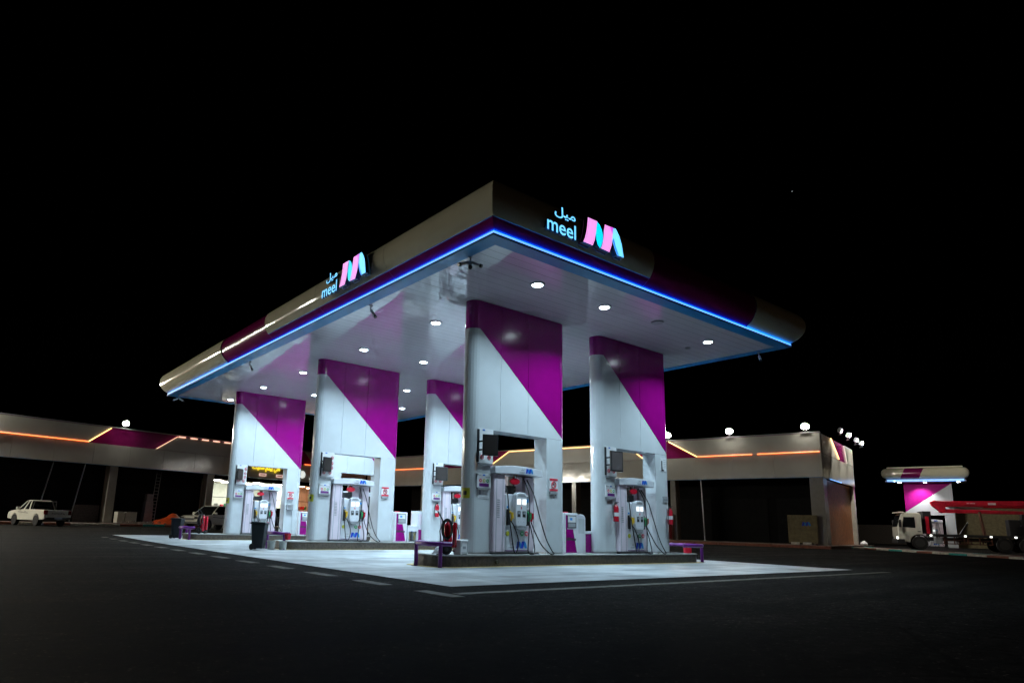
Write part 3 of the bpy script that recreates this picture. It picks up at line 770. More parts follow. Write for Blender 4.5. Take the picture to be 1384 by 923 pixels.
extinguisher('red fire extinguisher on the half hidden column of the middle island', 16.13, YB-.12, 1.30)

def wheeled(label, x, y, z, rz):
    t = thing('wheeled_extinguisher', label, 'wheeled extinguisher', (x,y,z), rz, group='wheeled fire extinguishers on island ends'); t.scale = (.88,.88,.84)
    b = MB(); b.lathe([(.08,.12),(.118,.16),(.122,.20),(.122,.78),(.10,.86),(.05,.91),(.035,.96)], n=22); b.build('cylinder', M['red'], t, smooth=40)
    b = MB(); b.lathe([(.05,.20),(.062,.22),(.062,.86),(.04,.92)], c=(.05,-.19,0), n=14); b.build('gas_bottle', M['red'], t, smooth=40)
    f = MB(); f.tube([(-.15,.12,.10),(-.15,.12,.75),(-.14,.16,.98),(-.12,.26,1.16),(-.12,.30,1.22)], .016, 8); f.tube([(.15,.12,.10),(.15,.12,.75),(.14,.16,.98),(.12,.26,1.16),(.12,.30,1.22)], .016, 8); f.tube([(-.12,.30,1.22),(0,.33,1.25),(.12,.30,1.22)], .016, 8); f.tube([(-.15,.12,.14),(.15,.12,.14)], .014, 8); f.tube([(-.15,.12,.14),(-.16,-.2,.1),(.15,-.2,.1),(.15,.12,.14)], .014, 8)
    f.build('trolley_frame', M['black'], t, smooth=50)
    for s in (-.22,.22):
        wv = MB(); wv.tube([(s-.035,.02,.15),(s+.035,.02,.15)], .15, 22); wo = wv.build('wheel', M['tyre'], t, smooth=40, bevel=.012)
        MB().tube([(s-.042,.02,.15),(s+.042,.02,.15)], .06, 14).build('rim', M['rim'], wo, smooth=40)
    h = MB()
    for k in range(5):
        h.tube([(-.13-.022*k, .02+(.105+.012*k)*math.cos(a), .72+(.24+.015*k)*math.sin(a)) for a in [2*PI*i/20 for i in range(20)]], .014, 6, closed=True)
    h.tube([(-.16,.02,.95),(-.2,.16,.88),(-.2,.22,.66),(-.18,.18,.40),(-.2,.06,.30)], .014, 6); h.tube([(-.15,-.10,.7),(-.2,-.2,.5),(-.2,-.16,.3)], .014, 6)
    h.build('coiled_hose', M['rubber'], t, smooth=60)
    MB().box(-.04,.04,-.04,.04,.95,1.0).cyl((-.08,0,1.0),(.08,0,1.0),.012,n=8).build('valve', M['steel'], t)
    return t
wheeled('red wheeled extinguisher with black hose at the base of the nearest column', 10.00, YA+.0, PZ, .89)
wheeled('red wheeled extinguisher on the left tip of the farthest island', 9.62, YC+.1, PZ, .6)

# ------------------------------------------------------------------ service cabinets between the columns
def tall_cabinet(label, x, y):
    t = thing('service_cabinet', label, 'service cabinet', (x,y,PZ), group='air and water cabinets on the islands')
    MB().box(0,.62,0,.55,0,1.15).build('body', M['pumpwhite'], t, bevel=.025)
    pn = MB().prism([(.10,.02),(.56,.02),(.40,.68),(.10,.68)], 'y', -.006, .0).build('magenta_front', M['purple'], t)
    MB().box(.10,.16,-.006,0,.68,1.09).build('magenta_edge', M['purple'], t)
    wi = MB().box(.16,.53,-.012,0,.72,1.08).build('poster_frame', M['dark'], t); MB().box(.18,.51,-.016,-.012,.88,1.06).build('poster_sheet', M['paper'], wi); MB().box(.26,.36,-.019,-.016,.94,1.01).build('poster_mark', M['cyan'], wi); MB().box(.19,.50,-.016,-.012,.74,.86).build('lower_glass', M['pumpgrey'], wi)
    lt = MB()
    rr = random.Random(5)
    xx = .12
    while xx < .5:
        wd = rr.uniform(.03,.055); lt.box(xx,xx+wd,-.010,-.004,.36,.36+rr.uniform(.05,.09)); xx += wd+.012
    lt.build('dark_print', M['dark'], t)
    MB().box(.12,.30,.1,.2,1.15,1.18).build('lid_knob', M['redsign'], t)
    return t
def shoulder_cabinet(label, x, y, top=1.12, purple=False):
    t = thing('service_cabinet', label, 'service cabinet', (x,y,PZ), group='air and water cabinets on the islands')
    pts = [(0,0),(.36,0),(.36,top-.2)]+[(.24+.12*math.cos(i*PI/12), top-.14+.14*math.sin(i*PI/12)) for i in range(0,7)]+[(.0,top)]
    MB().prism(pts, 'y', 0, .5).build('body', M['pumpwhite'], t, bevel=.015)
    MB().box(.05,.30,-.006,0,top-.55,top-.12).build('front_panel', M['pumppink'] if purple else M['white'], t)
    if purple: MB().box(.05,.34,-.008,0,.04,.48).build('magenta_front', M['purple'], t)
    return t
def low_cabinet(label, x, y, open_=False):
    t = thing('service_cabinet', label, 'service cabinet', (x,y,PZ), group='air and water cabinets on the islands')
    fr = MB(); fr.box(0,.06,0,.5,0,.62); fr.box(.44,.5,0,.5,0,.62); fr.box(0,.5,0,.5,.56,.64); fr.build('frame', M['pumpwhite'], t, bevel=.012)
    if open_:
        MB().box(.06,.44,.1,.48,.0,.56).build('niche', M['grey'], t); MB().box(.06,.44,.0,.06,.40,.56).build('top_drawer', M['pumpwhite'], t); MB().box(.10,.40,.02,.1,.08,.34).build('inner_box', M['tan'], t)
    else:
        MB().box(.06,.44,.02,.48,.02,.56).build('magenta_front', M['purple'], t)
    return t
tall_cabinet('tall white cabinet with magenta front beside the nearest column', 14.42, YA+.30)
shoulder_cabinet('white cabinet with rounded shoulder behind the tall one on the front island', 15.08, YA+.36)
low_cabinet('low white framed magenta box against the right front column', 15.42, YA+.40)
tall_cabinet('tall white cabinet with magenta front on the middle island', 14.36, YB+.30)
low_cabinet('low white open cabinet in the middle island, between two taller ones', 15.06, YB+.36, True)
shoulder_cabinet('white round topped cabinet with magenta lower front on the middle island', 15.52, YB+.36, 1.22, True)
tall_cabinet('tall white cabinet with magenta front on the farthest island', 14.34, YC+.30)

# ------------------------------------------------------------------ guard hoops
def arcpath(x, y0, y1, sgn, r=.42, ext=.55):
    """U in plan around an island end: x is the tip; sgn -1 opens to +x"""
    P = []
    P.append((x-sgn*(r+ext), y0)); P.append((x-sgn*r, y0))
    for i in range(1,6): a = PI/2*i/6; P.append((x-sgn*r+sgn*r*math.sin(a), y0+r-r*math.cos(a)))
    P.append((x, y0+r)); P.append((x, y1-r))
    for i in range(1,6): a = PI/2*i/6; P.append((x-sgn*r+sgn*r*math.cos(a), y1-r+r*math.sin(a)))
    P.append((x-sgn*r, y1)); P.append((x-sgn*(r+ext), y1))
    return P
def hoop(label, x, y0, y1, sgn, legs, z=.55, ext=.55):
    t = thing('guard_hoop', label, 'guard rail', (x,(y0+y1)/2,0), group='violet steel guard hoops at island ends')
    P = [(p[0]-x, p[1]-(y0+y1)/2, z) for p in arcpath(x,y0,y1,sgn,ext=ext)]
    MB().tube(P, .058, 12).build('rail', M['hoop'], t, smooth=60)
    for (lx,ly) in legs:
        lg = MB().cyl((lx-x,ly-(y0+y1)/2,.0),(lx-x,ly-(y0+y1)/2,z-.02),.05,n=14).build('leg', M['hoop'], t, smooth=60)
        MB().cyl((lx-x,ly-(y0+y1)/2,.0),(lx-x,ly-(y0+y1)/2,.012+gz(lx,ly)),.11,n=18).build('foot_plate', M['line'], lg)
    return t
hoop('violet guard hoop around the left end of the nearest island', 9.40, YA-.36, YA+.74, -1, [(9.56,YA-.31),(9.42,YA+.50)], ext=.02)
hoop('violet guard hoop at the right end of the nearest island', 20.62, YA-.42, YA+1.25, 1, [(20.52,YA-.28),(20.52,YA+1.1)], ext=.9)
hoop('violet guard hoop at the left end of the middle island, buckets beside it', 9.22, YB-.40, YB+.74, -1, [(9.52,YB-.38),(9.30,YB+.55)], ext=.05)
hoop('violet guard hoop at the left end of the farthest island', 8.72, YC-.40, YC+.74, -1, [(8.95,YC-.33),(8.75,YC+.35),(9.12,YC+.74)], ext=.0)

# ------------------------------------------------------------------ small things around the islands
def wheelie(label, x, y, rz):
    t = thing('wheelie_bin', label, 'wheelie bin', (x,y,gz(x,y)), rz, group='black wheelie bins'); t.scale = (.86,.80,1.)
    b = MB(); b.hexa([(-.20,-.22,.04),(.20,-.22,.04),(.20,.22,.04),(-.20,.22,.04),(-.25,-.29,.84),(.25,-.29,.84),(.25,.29,.84),(-.25,.29,.84)]); b.build('tub', M['bin'], t, bevel=.02)
    MB().hexa([(-.27,-.32,.84),(.27,-.32,.84),(.27,.34,.84),(-.27,.34,.84),(-.25,-.29,.90),(.25,-.29,.90),(.25,.30,.93),(-.25,.30,.93)]).build('lid', M['bin'], t, bevel=.015)
    MB().tube([(-.22,.36,.88),(.22,.36,.88)], .018, 8).build('handle', M['bin'], t)
    for s in (-.21,.21): MB().tube([(s-.03,.22,.10),(s+.03,.22,.10)], .10, 16).build('wheel', M['tyre'], t, smooth=40)
    return t
wheelie('black wheelie bin in front of the middle island, its lid shut', 8.72, 22.15, .9)
wheelie('black wheelie bin beside the farthest island, orange heap behind it', 8.80, 32.25, .9)
def bucket(label, x, y, m, r=.145, h=.30, z=0.):
    t = thing('bucket', label, 'bucket', (x,y,z), group='buckets by the islands')
    bo = MB().lathe([(r*.82,0),(r,h),(r*1.06,h),(r*1.06,h-.02),(r*.95,h-.03),(r*.80,.03)], n=22).build('pail', M[m], t, smooth=40)
    MB().tube([(r*math.cos(a), .0+r*.25*math.sin(a), h-.03+ -.12*math.sin(a)) for a in [PI*i/10 for i in range(11)]], .006, 5).build('handle', M['dark'], t)
    return t
bucket('white bucket by the wheelie bin at the middle island', 9.22, 22.3, 'bucket')
bucket('white paint bucket beside the granite end of the middle island', 9.52, 22.0, 'bucket')
bucket('red bucket hanging under the violet hoop of the middle island', 9.62, YB-.42, 'red', .12, .22, .34)
t = thing('jerrycan', 'white square can with dark scrawled mark before the nearest column', 'can', (10.36,YA-.06,PZ), .25)
MB().box(-.15,.15,-.12,.12,0,.36).build('body', M['paper'], t, bevel=.02); MB().tube([(-.11,-.126,.06),(.11,-.126,.05),(.12,-.126,.3),(-.11,-.126,.31),(-.12,-.126,.20)], .006, 5).box(-.06,.05,-.126,-.121,.14,.20).build('scrawl', M['grey'], t)
t = thing('red_can', 'red can on the right end of the nearest island, under the hoop', 'can', (20.12,YA+.0,PZ)); MB().lathe([(.12,0),(.13,.01),(.13,.24),(.12,.25)], n=20).build('can_body', M['red'], t, smooth=40); MB().lathe([(.125,.25),(.13,.27),(.05,.275)], n=20).build('lid', M['dark'], t)
t = thing('rubber_mat', 'dark mat lying on the right end of the nearest island', 'mat', (19.6,YA+.3,PZ)); MB().box(-.5,.3,-.3,.3,.001,.03).build('sheet', M['rubber'], t, bevel=.008)
t = thing('water_bottle', 'clear water bottle standing on the violet rail of the nearest island', 'bottle', (9.30,YA+.55,.605)); MB().lathe([(.04,0),(.045,.02),(.045,.14),(.02,.18),(.018,.2)], n=14).build('bottle_body', M['grey'], t, smooth=50); MB().lathe([(.02,.2),(.02,.22)], n=10).build('cap', M['cyan'], t)
t = thing('plastic_bag', 'crumpled white bag on the left end of the nearest island', 'bag', (9.72,YA+.0,PZ)); 
bm_ = MB(); rr = random.Random(4); vs = []; fs = []
for i in range(6):
    for j in range(12):
        a = 2*PI*j/12; r = [.17,.16,.13,.09,.05,.01][i]*rr.uniform(.75,1.2); vs.append((r*math.cos(a), r*math.sin(a)*.7, [0,.03,.09,.14,.18,.19][i]))
for i in range(5):
    for j in range(12): fs.append((i*12+j, i*12+(j+1)%12, (i+1)*12+(j+1)%12, (i+1)*12+j))
bm_.add(vs, fs).build('sheet', M['paper'], t)
t = thing('electric_cable', 'loose black cable end on the left tip of the nearest island', 'cable', (9.75,YA-.1,PZ)); MB().tube([(-.15,0,.01),(0,-.02,.012),(.15,.05,.02),(.25,.12,.08),(.2,.2,.25)], .012, 6).build('lead', M['rubber'], t)

# ------------------------------------------------------------------ shop arcade (two wings at right angles, turned 12.2 degrees)
PHI = math.radians(12.2)
U = Vector((math.cos(PHI), math.sin(PHI), 0)); V = Vector((-math.sin(PHI), math.cos(PHI), 0))
Q = Vector((40.92,71.3,0))
ZB, ZS, ZT, ZF = 5.27, 7.08, 8.60, .30
def wing(label, side):
    """local frame: x along the front (left to right seen from the forecourt), y into the building, z up"""
    if side == 'left': org = Q-U*75; rz = PHI; Lg = 75
    else: org = Q; rz = PHI-PI/2; Lg = 50.12
    t = thing('shop_arcade', label, 'building', org, rz, 'wings of the shop arcade')
    return t, Lg
la, LLg = wing('long ivory shop arcade behind the canopy on the left, one shop lit', 'left')
ra, RLg = wing('ivory shop arcade wing on the right with orange lit fascia and brown side wall', 'right')
# --- pavement in front (raised platform)
pv = MB(); 
def loc2w(t, x, y, z):
    c, s = math.cos(t.rotation_euler.z), math.sin(t.rotation_euler.z)
    return (t.location.x+c*x-s*y, t.location.y+s*x+c*y, z)
vs = [loc2w(la,-20,-3.0,0), loc2w(la,75-3.0,-3.0,0), loc2w(ra,RLg+.8,-3.0,0), loc2w(ra,RLg+.8,14,0), loc2w(ra,20,40,0), loc2w(la,115,30,0), loc2w(la,-20,30,0)]
pv.add([(p[0],p[1],.05) for p in vs]+[(p[0],p[1],ZF) for p in vs], [list(range(7,14))]+[[i,(i+1)%7,7+(i+1)%7,7+i] for i in range(7)])
pv = pv.build('pavement', M['paving']); tag(pv, 'raised brown paved walk in front of the shop arcade', kind='structure')
kb = MB(); rk = random.Random(2)
def kerbrun(mb, A, B, n_, z0, z1, wd, seq):
    A, B = Vector(A), Vector(B); d = (B-A); k = max(1,int(d.length/n_)); d /= k; nn = Vector((-d.y,d.x,0)).normalized()*wd
    for i in range(k):
        a = A+d*i+d*.01; b = A+d*(i+1)-d*.01
        p = [a, b, b+nn, a+nn]
        mb.hexa([(q.x,q.y,z0) for q in p]+[(q.x,q.y,z1) for q in p], seq[i % len(seq)])
kerbrun(kb, loc2w(la,-20,-3.2,0), loc2w(la,75-3.2,-3.2,0), 1.9, .05, .285, .19, [0,2,0,0,2,1,2,2,0,2])
kerbrun(kb, loc2w(ra,3.2,-3.2,0), loc2w(ra,RLg+.8,-3.2,0), 1.9, .05, .285, .19, [2,2,2,2,2,2])
kb = kb.build('pavement_kerb', [M['kerbwhite'],M['teal'],M['kerbred']], bevel=.02); tag(kb, 'low painted kerb along the arcade walk', kind='structure')

def box_piece(t, name, x0, x1, y0, y1, z0, z1, m, bevel=0.): return MB().box(x0,x1,y0,y1,z0,z1).build(name, m, t, bevel=bevel)
def trapez(t, pts, y, m, th=.10, name='fascia_panel'):
    return MB().prism(pts, 'y', y-th, y).build(name, m, t)
def ledline(t, pts, m, y, name='glow_strip', r=.035):
    mb = MB()
    for a, b in zip(pts, pts[1:]): mb.tube([(a[0],y,a[1]),(b[0],y,b[1])], r, 6)
    return mb.build(name, m, t)
def fascia_lower(t, x0, x1, y, name='lower_fascia'):
    mb = MB(); x = x0; rr = random.Random(9)
    while x < x1-.1:
        x2 = min(x1, x+3.1)
        mb.box(x+.006,x2-.006,y,y+.25,ZB,ZS); x = x2
    return mb.build(name, M['arcade'], t)
S = 75.0   # left wing: local x = s+75
fascia_lower(la, 0, 75, 0)
MB().box(0,75,.08,.3,ZS+.004,ZT).build('upper_fascia', M['maroon'], la)
MB().box(0,75,.0,.36,ZT,ZT+.09).build('parapet_capping', M['roof'], la)
MB().box(0,75,.25,4.2,ZB+.02,ZB+.1).build('ceiling', M['wall'], la)
MB().box(0,75,.36,9,ZT-.4,ZT-.2).build('roof', M['roof'], la)
MB().box(0,75,.004,.25,ZB-.03,ZB-.003).build('soffit_edge', M['trim'], la)
trapez(la, [(S-75,ZS+.02),(S-32.1,ZS+.02),(S-30.4,ZT-.04),(S-75,ZT-.04)], .08, M['arcadetop'])
trapez(la, [(S-26.3,ZS+.02),(S-24.3,ZT-.12),(S-13.5,ZT-.12),(S-11.8,ZS+.02)], .08, M['arcadetop'])
trapez(la, [(S-7.8,ZS+.02),(S-9.4,ZT-.04),(S-.6,ZT-.04),(S-.6,ZS+.02)], .08, M['arcadetop'])
ledline(la, [(S-60,ZS+.07),(S-32.15,ZS+.07)], M['orangeled'], -.05)
ledline(la, [(S-32.15,ZS+.07),(S-30.4,ZT-.06)], M['yellowled'], -.05)
ledline(la, [(S-26.2,ZS+.07),(S-24.3,ZT-.10)], M['pinkled'], -.05, r=.02)
for k in range(9): ledline(la, [(S-24.2+k*1.2,ZT-.10),(S-23.5+k*1.2,ZT-.10)], M['pinkled'], -.05, r=.045)
ledline(la, [(S-9.3,ZS+.07),(S-.8,ZS+.07)], M['orangeled'], -.05)
# right wing
fascia_lower(ra, .26, RLg, 0)
MB().box(.3,RLg-.1,.08,.3,ZS+.004,ZT).build('upper_fascia', M['maroon'], ra)
MB().box(.3,RLg,.0,.36,ZT,ZT+.09).build('parapet_capping', M['roof'], ra)
MB().box(.3,RLg-.3,.25,4.2,ZB+.02,ZB+.1).build('ceiling', M['wall'], ra)
MB().box(.3,RLg-.3,.36,11.5,ZT-.4,ZT-.2).build('roof', M['roof'], ra)
MB().box(.3,RLg,.004,.25,ZB-.03,ZB-.003).build('soffit_edge', M['trim'], ra)
trapez(ra, [(.6,ZS+.02),(.6,ZT-.04),(14.2,ZT-.04),(12.4,ZS+.02)], .08, M['arcadetop'])
trapez(ra, [(19.1,ZS+.02),(21.5,ZT-.10),(34.3,ZT-.10),(36.1,ZS+.02)], .08, M['arcadetop'])
trapez(ra, [(40.8,ZS+.02),(38.4,ZT-.04),(RLg-.02,ZT-.04),(RLg-.02,ZS+.02)], .08, M['arcadetop'])
ledline(ra, [(.8,ZS+.07),(12.3,ZS+.07)], M['orangeled'], -.05)
ledline(ra, [(19.1,ZS+.07),(21.5,ZT-.08),(34.3,ZT-.08),(36.1,ZS+.07)], M['yellowled'], -.05)
ledline(ra, [(38.4,ZT-.06),(40.8,ZS+.07)], M['yellowled'], -.05)
ledline(ra, [(40.8,ZS+.07),(45.2,ZS+.07)], M['orangeled'], -.05)
ledline(ra, [(45.6,ZS+.07),(RLg-.1,ZS+.07)], M['orangeled'], -.05)
# side wall of the right wing (faces the road)
SW = 12.4
sd = MB(); x = .26
while x < SW: sd.box(RLg-.25,RLg,x,min(SW,x+3.0)-.012,ZB,ZS); x += 3.0
sd.build('lower_fascia', M['arcade'], ra)
MB().box(RLg-.3,RLg-.08,.3,SW,ZS+.004,ZT).build('upper_fascia', M['maroon'], ra)
MB().prism([(.30,ZS+.02),(6.1,ZS+.02),(3.4,ZT-.04),(.30,ZT-.04)], 'x', RLg-.08, RLg+.02).build('fascia_panel', M['arcadetop'], ra)
MB().prism([(9.8,ZS+.02),(9.0,ZT-.04),(SW,ZT-.04),(SW,ZS+.02)], 'x', RLg-.08, RLg+.02).build('fascia_panel', M['arcadetop'], ra)
m_ = MB(); m_.tube([(RLg+.06,6.1,ZS+.07),(RLg+.06,3.5,ZT-.06)], .04, 6); m_.build('glow_strip', M['yellowled'], ra)
m_ = MB(); m_.tube([(RLg+.03,2.2,ZB-.02),(RLg+.03,6.4,ZB-.02)], .03, 6); m_.build('glow_strip', M['led'], ra)  # no lamp here: added glowing tube imitates a blue reflection under the fascia
wd = MB(); x = 1.3
while x < SW-.5: wd.box(RLg-.5,RLg-.38,x,min(SW-.4,x+.6)-.012,ZF,ZB-.02); x += .6
wd.build('brown_side_cladding', M['wood'], ra)
MB().box(RLg-.6,RLg-.05,SW-.4,SW,ZF,ZB).build('corner_pier', M['pillar'], ra)
# pillars
def pillar(t, x, w_=.72, d=.9): return MB().box(x-w_/2,x+w_/2,.05,.05+d,ZF,ZB-.02).build('pillar', M['pillar'], t, bevel=.02)
for s in (-58.5,-49.,-39.5,-29.7,-20.4,-10.5): pillar(la, S+s)
for x in (9.5,19.2,29.0,38.6): pillar(ra, x, .45)
MB().box(RLg-.95,RLg-.02,.03,1.25,ZF,ZB-.02).build('pillar', M['pillar'], ra, bevel=.02)
# back walls with shutters
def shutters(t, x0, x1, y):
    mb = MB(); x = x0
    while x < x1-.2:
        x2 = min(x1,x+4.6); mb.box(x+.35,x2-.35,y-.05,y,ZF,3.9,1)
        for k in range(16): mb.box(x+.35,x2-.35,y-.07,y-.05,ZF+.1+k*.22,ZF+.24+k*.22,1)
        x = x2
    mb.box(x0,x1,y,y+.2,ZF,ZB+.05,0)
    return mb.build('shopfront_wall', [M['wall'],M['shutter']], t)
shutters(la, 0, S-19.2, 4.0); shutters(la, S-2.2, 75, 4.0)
shutters(ra, 4.0, RLg-1.2, 4.0)
# lit shop room (cool) and the warm one next to it
def room(t, x0, x1, y0, y1, z1, lamp, energy, colr, name):
    r = MB()
    r.box(x0-.1,x0,y0,y1,ZF,z1); r.box(x1,x1+.1,y0,y1,ZF,z1); r.box(x0-.1,x1+.1,y1,y1+.1,ZF,z1); r.box(x0-.1,x1+.1,y0,y1,z1,z1+.06); r.box(x0,x1,y0,y1,ZF+.003,ZF+.02)
    o = r.build(name, M['roomwall'], t)
    k = int((x1-x0)/2.2)
    for i in range(k):
        cx = x0+(i+.5)*(x1-x0)/k
        MB().box(cx-.5,cx+.5,(y0+y1)/2-.5,(y0+y1)/2+.1,z1-.06,z1-.01).build('ceiling_light', lamp, o)
        MB().box(cx-.5,cx+.5,y0+.5,y0+.8,z1-.06,z1-.01).build('ceiling_light', lamp, o)
    return o
rm = room(la, S-19.1, S-9.2, 2.6, 8.5, 4.9, M['shoplight'], 1, None, 'shop_interior')
rm2 = room(la, S-8.9, S-2.4, 2.6, 8.5, 4.9, M['shopwarm'], 1, None, 'shop_interior')
def shopfit(par, x0, x1, seed, warm=False):
    rr = random.Random(seed)
    for k in range(5):
        x = x0+.3+(x1-x0-.6)*k/5
        sh = MB().box(x,x+.08,7.6,8.3,ZF,2.6)
        for z in (.8,1.3,1.8,2.3): sh.box(x,x+(x1-x0)/5-.2,7.7,8.3,z,z+.04)
        so = sh.build('shelf', M['steel'], par)
    gd = MB()
    for k in range(60):
        x = rr.uniform(x0+.4,x1-.5); z = rr.choice((.84,1.34,1.84,2.34)); gd.box(x,x+rr.uniform(.1,.3),7.75,8.1,z,z+rr.uniform(.15,.38),rr.randrange(5))
    gd.build('shop_goods', [M['redsign'],M['yellow'],M['green'],M['cyan'],M['paper']], par)['kind'] = 'stuff'
    mu = MB(); x = x0
    while x < x1: mu.box(x-.03,x+.03,2.62,2.70,ZF,4.85); x += 2.45
    mu.box(x0,x1,2.62,2.70,3.1,3.16); mu.build('window_frame', M['dark'], par)
    ct = MB().box(x0+2,x0+4.5,5,5.6,ZF,1.3).build('counter', M['wood'], par)
shopfit(rm, S-19.0, S-9.3, 1); shopfit(rm2, S-8.8, S-2.5, 2)
MB().box(S-6.5,S-4.2,2.55,2.62,2.9,4.0).build('dark_window_sign', M['dark'], rm2)

# signs on the arcade
t = thing('shop_sign', 'glowing yellow Arabic lettering over the lit shop', 'shop sign', loc2w(la,S-14.2,-.02,6.2), PHI)
AR = '\uFE8D\uFED3\uFEF2 \uFEF3\uFE92\uFE98\uFEE2 \uFE8D\uFEE7\uFEA4\uFEF4\uFE96'[::-1]
fit_text('arabic_lettering', AR, -1.75, 1.65, -.28, .38, .04, .08, M['shopsign'], t, .03)
MB().box(-1.7,1.6,-.03,-.005,-.02,.02).build('mounting_rail', M['dark'], t)
for x, lb in ((S-14.6,'small lit red and white sign under the yellow lettering, nearer the island column'),(S-12.5,'small lit red and white sign under the yellow lettering, next to the column jamb')):
    t = thing('shop_sign', lb, 'shop sign', loc2w(la,x,-.02,5.62), PHI, 'small lit signs over the shop'); MB().box(-.42,.42,-.06,0,-.15,.15).build('lit_panel', M['redwhite'], t); MB().box(-.32,.30,-.065,-.06,-.05,.04).build('red_print_bar', M['redsign'], t); MB().box(-.45,.45,-.05,0,.15,.18).build('frame', M['dark'], t)
t = thing('shop_sign', 'round white lit sign on the arcade beside the farthest column', 'shop sign', loc2w(la,S-9.6,-.02,6.0), PHI); MB().tube([(0,-.12,0),(0,0,0)], .42, 24).build('lit_disc', M['whitesign'], t, smooth=30); MB().tube([(.43*math.cos(i*PI/12),-.1,.43*math.sin(i*PI/12)) for i in range(24)], .025, 6, closed=True).build('rim', M['dark'], t)
t = thing('shop_sign', 'white lit script sign on the arcade right of the round sign', 'shop sign', loc2w(la,S-7.9,-.02,5.62), PHI)
MB().tube([(-.6,-.06,-.05),(-.5,-.06,.12),(-.35,-.06,-.08),(-.2,-.06,.18),(-.05,-.06,-.06),(.1,-.06,.1),(.3,-.06,-.05),(.45,-.06,.2),(.6,-.06,.28)], .07, 8).build('script_lettering', M['whitesign'], t, smooth=60)
MB().box(-.6,.6,-.03,0,-.03,.0).build('mounting_rail', M['dark'], t)

# floodlights on the roof edge
def make_flood(label, loc, yaw, tilt=32, s=1., m='flood'):
    t = thing('floodlight', label, 'floodlight', loc, yaw, 'floodlights along the arcade roof')
    MB().box(-.04,.04,-.04,.04,0,.30).box(-.3,.3,-.03,.03,.0,.04).build('bracket', M['dark'], t)
    h = MB().prism([(.31*s*math.cos(2*PI*i/20),.27*s*math.sin(2*PI*i/20)) for i in range(20)], 'y', -.05, .12).build('housing', M['pumpgrey'], t, bevel=.02, loc=(0,-.08,.42), rot=(math.radians(tilt),0,0))
    MB().prism([(.27*s*math.cos(2*PI*i/20),.23*s*math.sin(2*PI*i/20)) for i in range(20)], 'y', -.064, -.052).build('lamp_face', M[m], h)
    return t
make_flood('floodlight on the left arcade roof over the plum panel', loc2w(la,S-29.3,-.1,ZT+.09), PHI)
make_flood('floodlight on the left arcade roof, towards its far left end', loc2w(la,S-47,-.1,ZT+.09), PHI+.28, 4, m='floodfar')
for x, lb in ((41.5,'first'),(52.5,'second'),(57.5,'third'),(62.5,'last')):
    make_flood(f'{lb} floodlight on the left arcade roof beyond the left edge of the picture', loc2w(la,S-x,-.1,ZT+.09), PHI+.28, 4, m='floodfar')
for x, lb in ((38.4,'floodlight on the right arcade roof beside the right front column'),(43.6,'floodlight on the right arcade roof, middle of the orange lit panel'),(49.2,'floodlight on the right arcade roof nearest its corner')):
    make_flood(lb, loc2w(ra,x,-.1,ZT+.09), PHI-PI/2)
for k, (x, lb) in enumerate(((3.2,'first small floodlight round the corner on the arcade side'),(6.4,'second small floodlight on the arcade side'),(9.8,'third small floodlight on the arcade side'),(12.2,'last small floodlight at the far end of the arcade side'))):
    make_flood(lb, loc2w(ra,RLg+.75,x,ZT+.09), PHI+.65, 20, s=.72, m='floodside')
# leaning poles and clutter under the arcade
def pole(label, a, b, r=.05):
    A, B = Vector(a), Vector(b); t = thing('prop_pole', label, 'pole', a, group='thin poles under the arcade'); MB().cyl((0,0,0), B-A, r, n=8).build('tube', M['steel'], t, smooth=60); MB().cyl((0,0,0),(0,0,.02),r*2,n=10).build('foot_plate', M['steel'], t)
pole('thin pale pole under the left arcade, right of the pickup', loc2w(la,S-32.6,.6,ZF), loc2w(la,S-31.9,.6,ZB))
pole('thin pale pole under the left arcade, above the pickup', loc2w(la,S-35.0,1.2,ZF), loc2w(la,S-34.2,1.2,ZB))
pole('thin pale pole under the right arcade', loc2w(ra,41.0,.5,ZF), loc2w(ra,40.85,.5,ZB))
t = thing('ladder', 'grey lattice ladder leaning under the left arcade', 'ladder', loc2w(la,S-25.4,1.4,ZF), PHI)
m_ = MB(); m_.tube([(0,0,0),(.5,.6,4.9)], .03, 6); m_.tube([(.42,0,0),(.92,.6,4.9)], .03, 6)
for k in range(15): f = .04+k/15.5; m_.tube([(.5*f,.6*f,4.9*f),(.42+.5*f,.6*f,4.9*f)], .022, 5)
m_.build('rails_and_rungs', M['steel'], t)
def crate(label, x, w_, h, y=-.6): 
    t = thing('appliance', label, 'appliance', loc2w(la,x,y,ZF), PHI, 'white appliances by the arcade pillar'); MB().box(0,w_,-.35,.35,.04,h).build('body', M['carwhite'], t, bevel=.03); MB().box(.03,w_-.03,-.358,-.35,h*.55,h-.06).build('door', M['carwhite'], t); MB().box(.05,w_-.05,-.36,-.35,h-.05,h-.02).build('grille', M['dark'], t)
crate('white appliance against the arcade pillar', S-29.35, .62, 1.0); crate('white appliance standing second from the arcade pillar', S-28.62, .95, 1.0)
t = thing('cardboard_stack', 'grey stacked boxes at the foot of the ladder', 'boxes', loc2w(la,S-26.2,.9,ZF), PHI); MB().box(0,.8,0,.6,0,1.0).box(.05,.78,.02,.6,1.01,2.0).box(.12,.7,.05,.55,2.01,2.7).build('carton', M['pumpgrey'], t, bevel=.02)
t = thing('low_wall', 'low dark block wall left of the arcade pillar', 'low wall', loc2w(la,S-32.0,1.6,ZF), PHI); MB().box(0,2.1,0,.2,0,1.5).build('blockwork', M['rubble'], t)
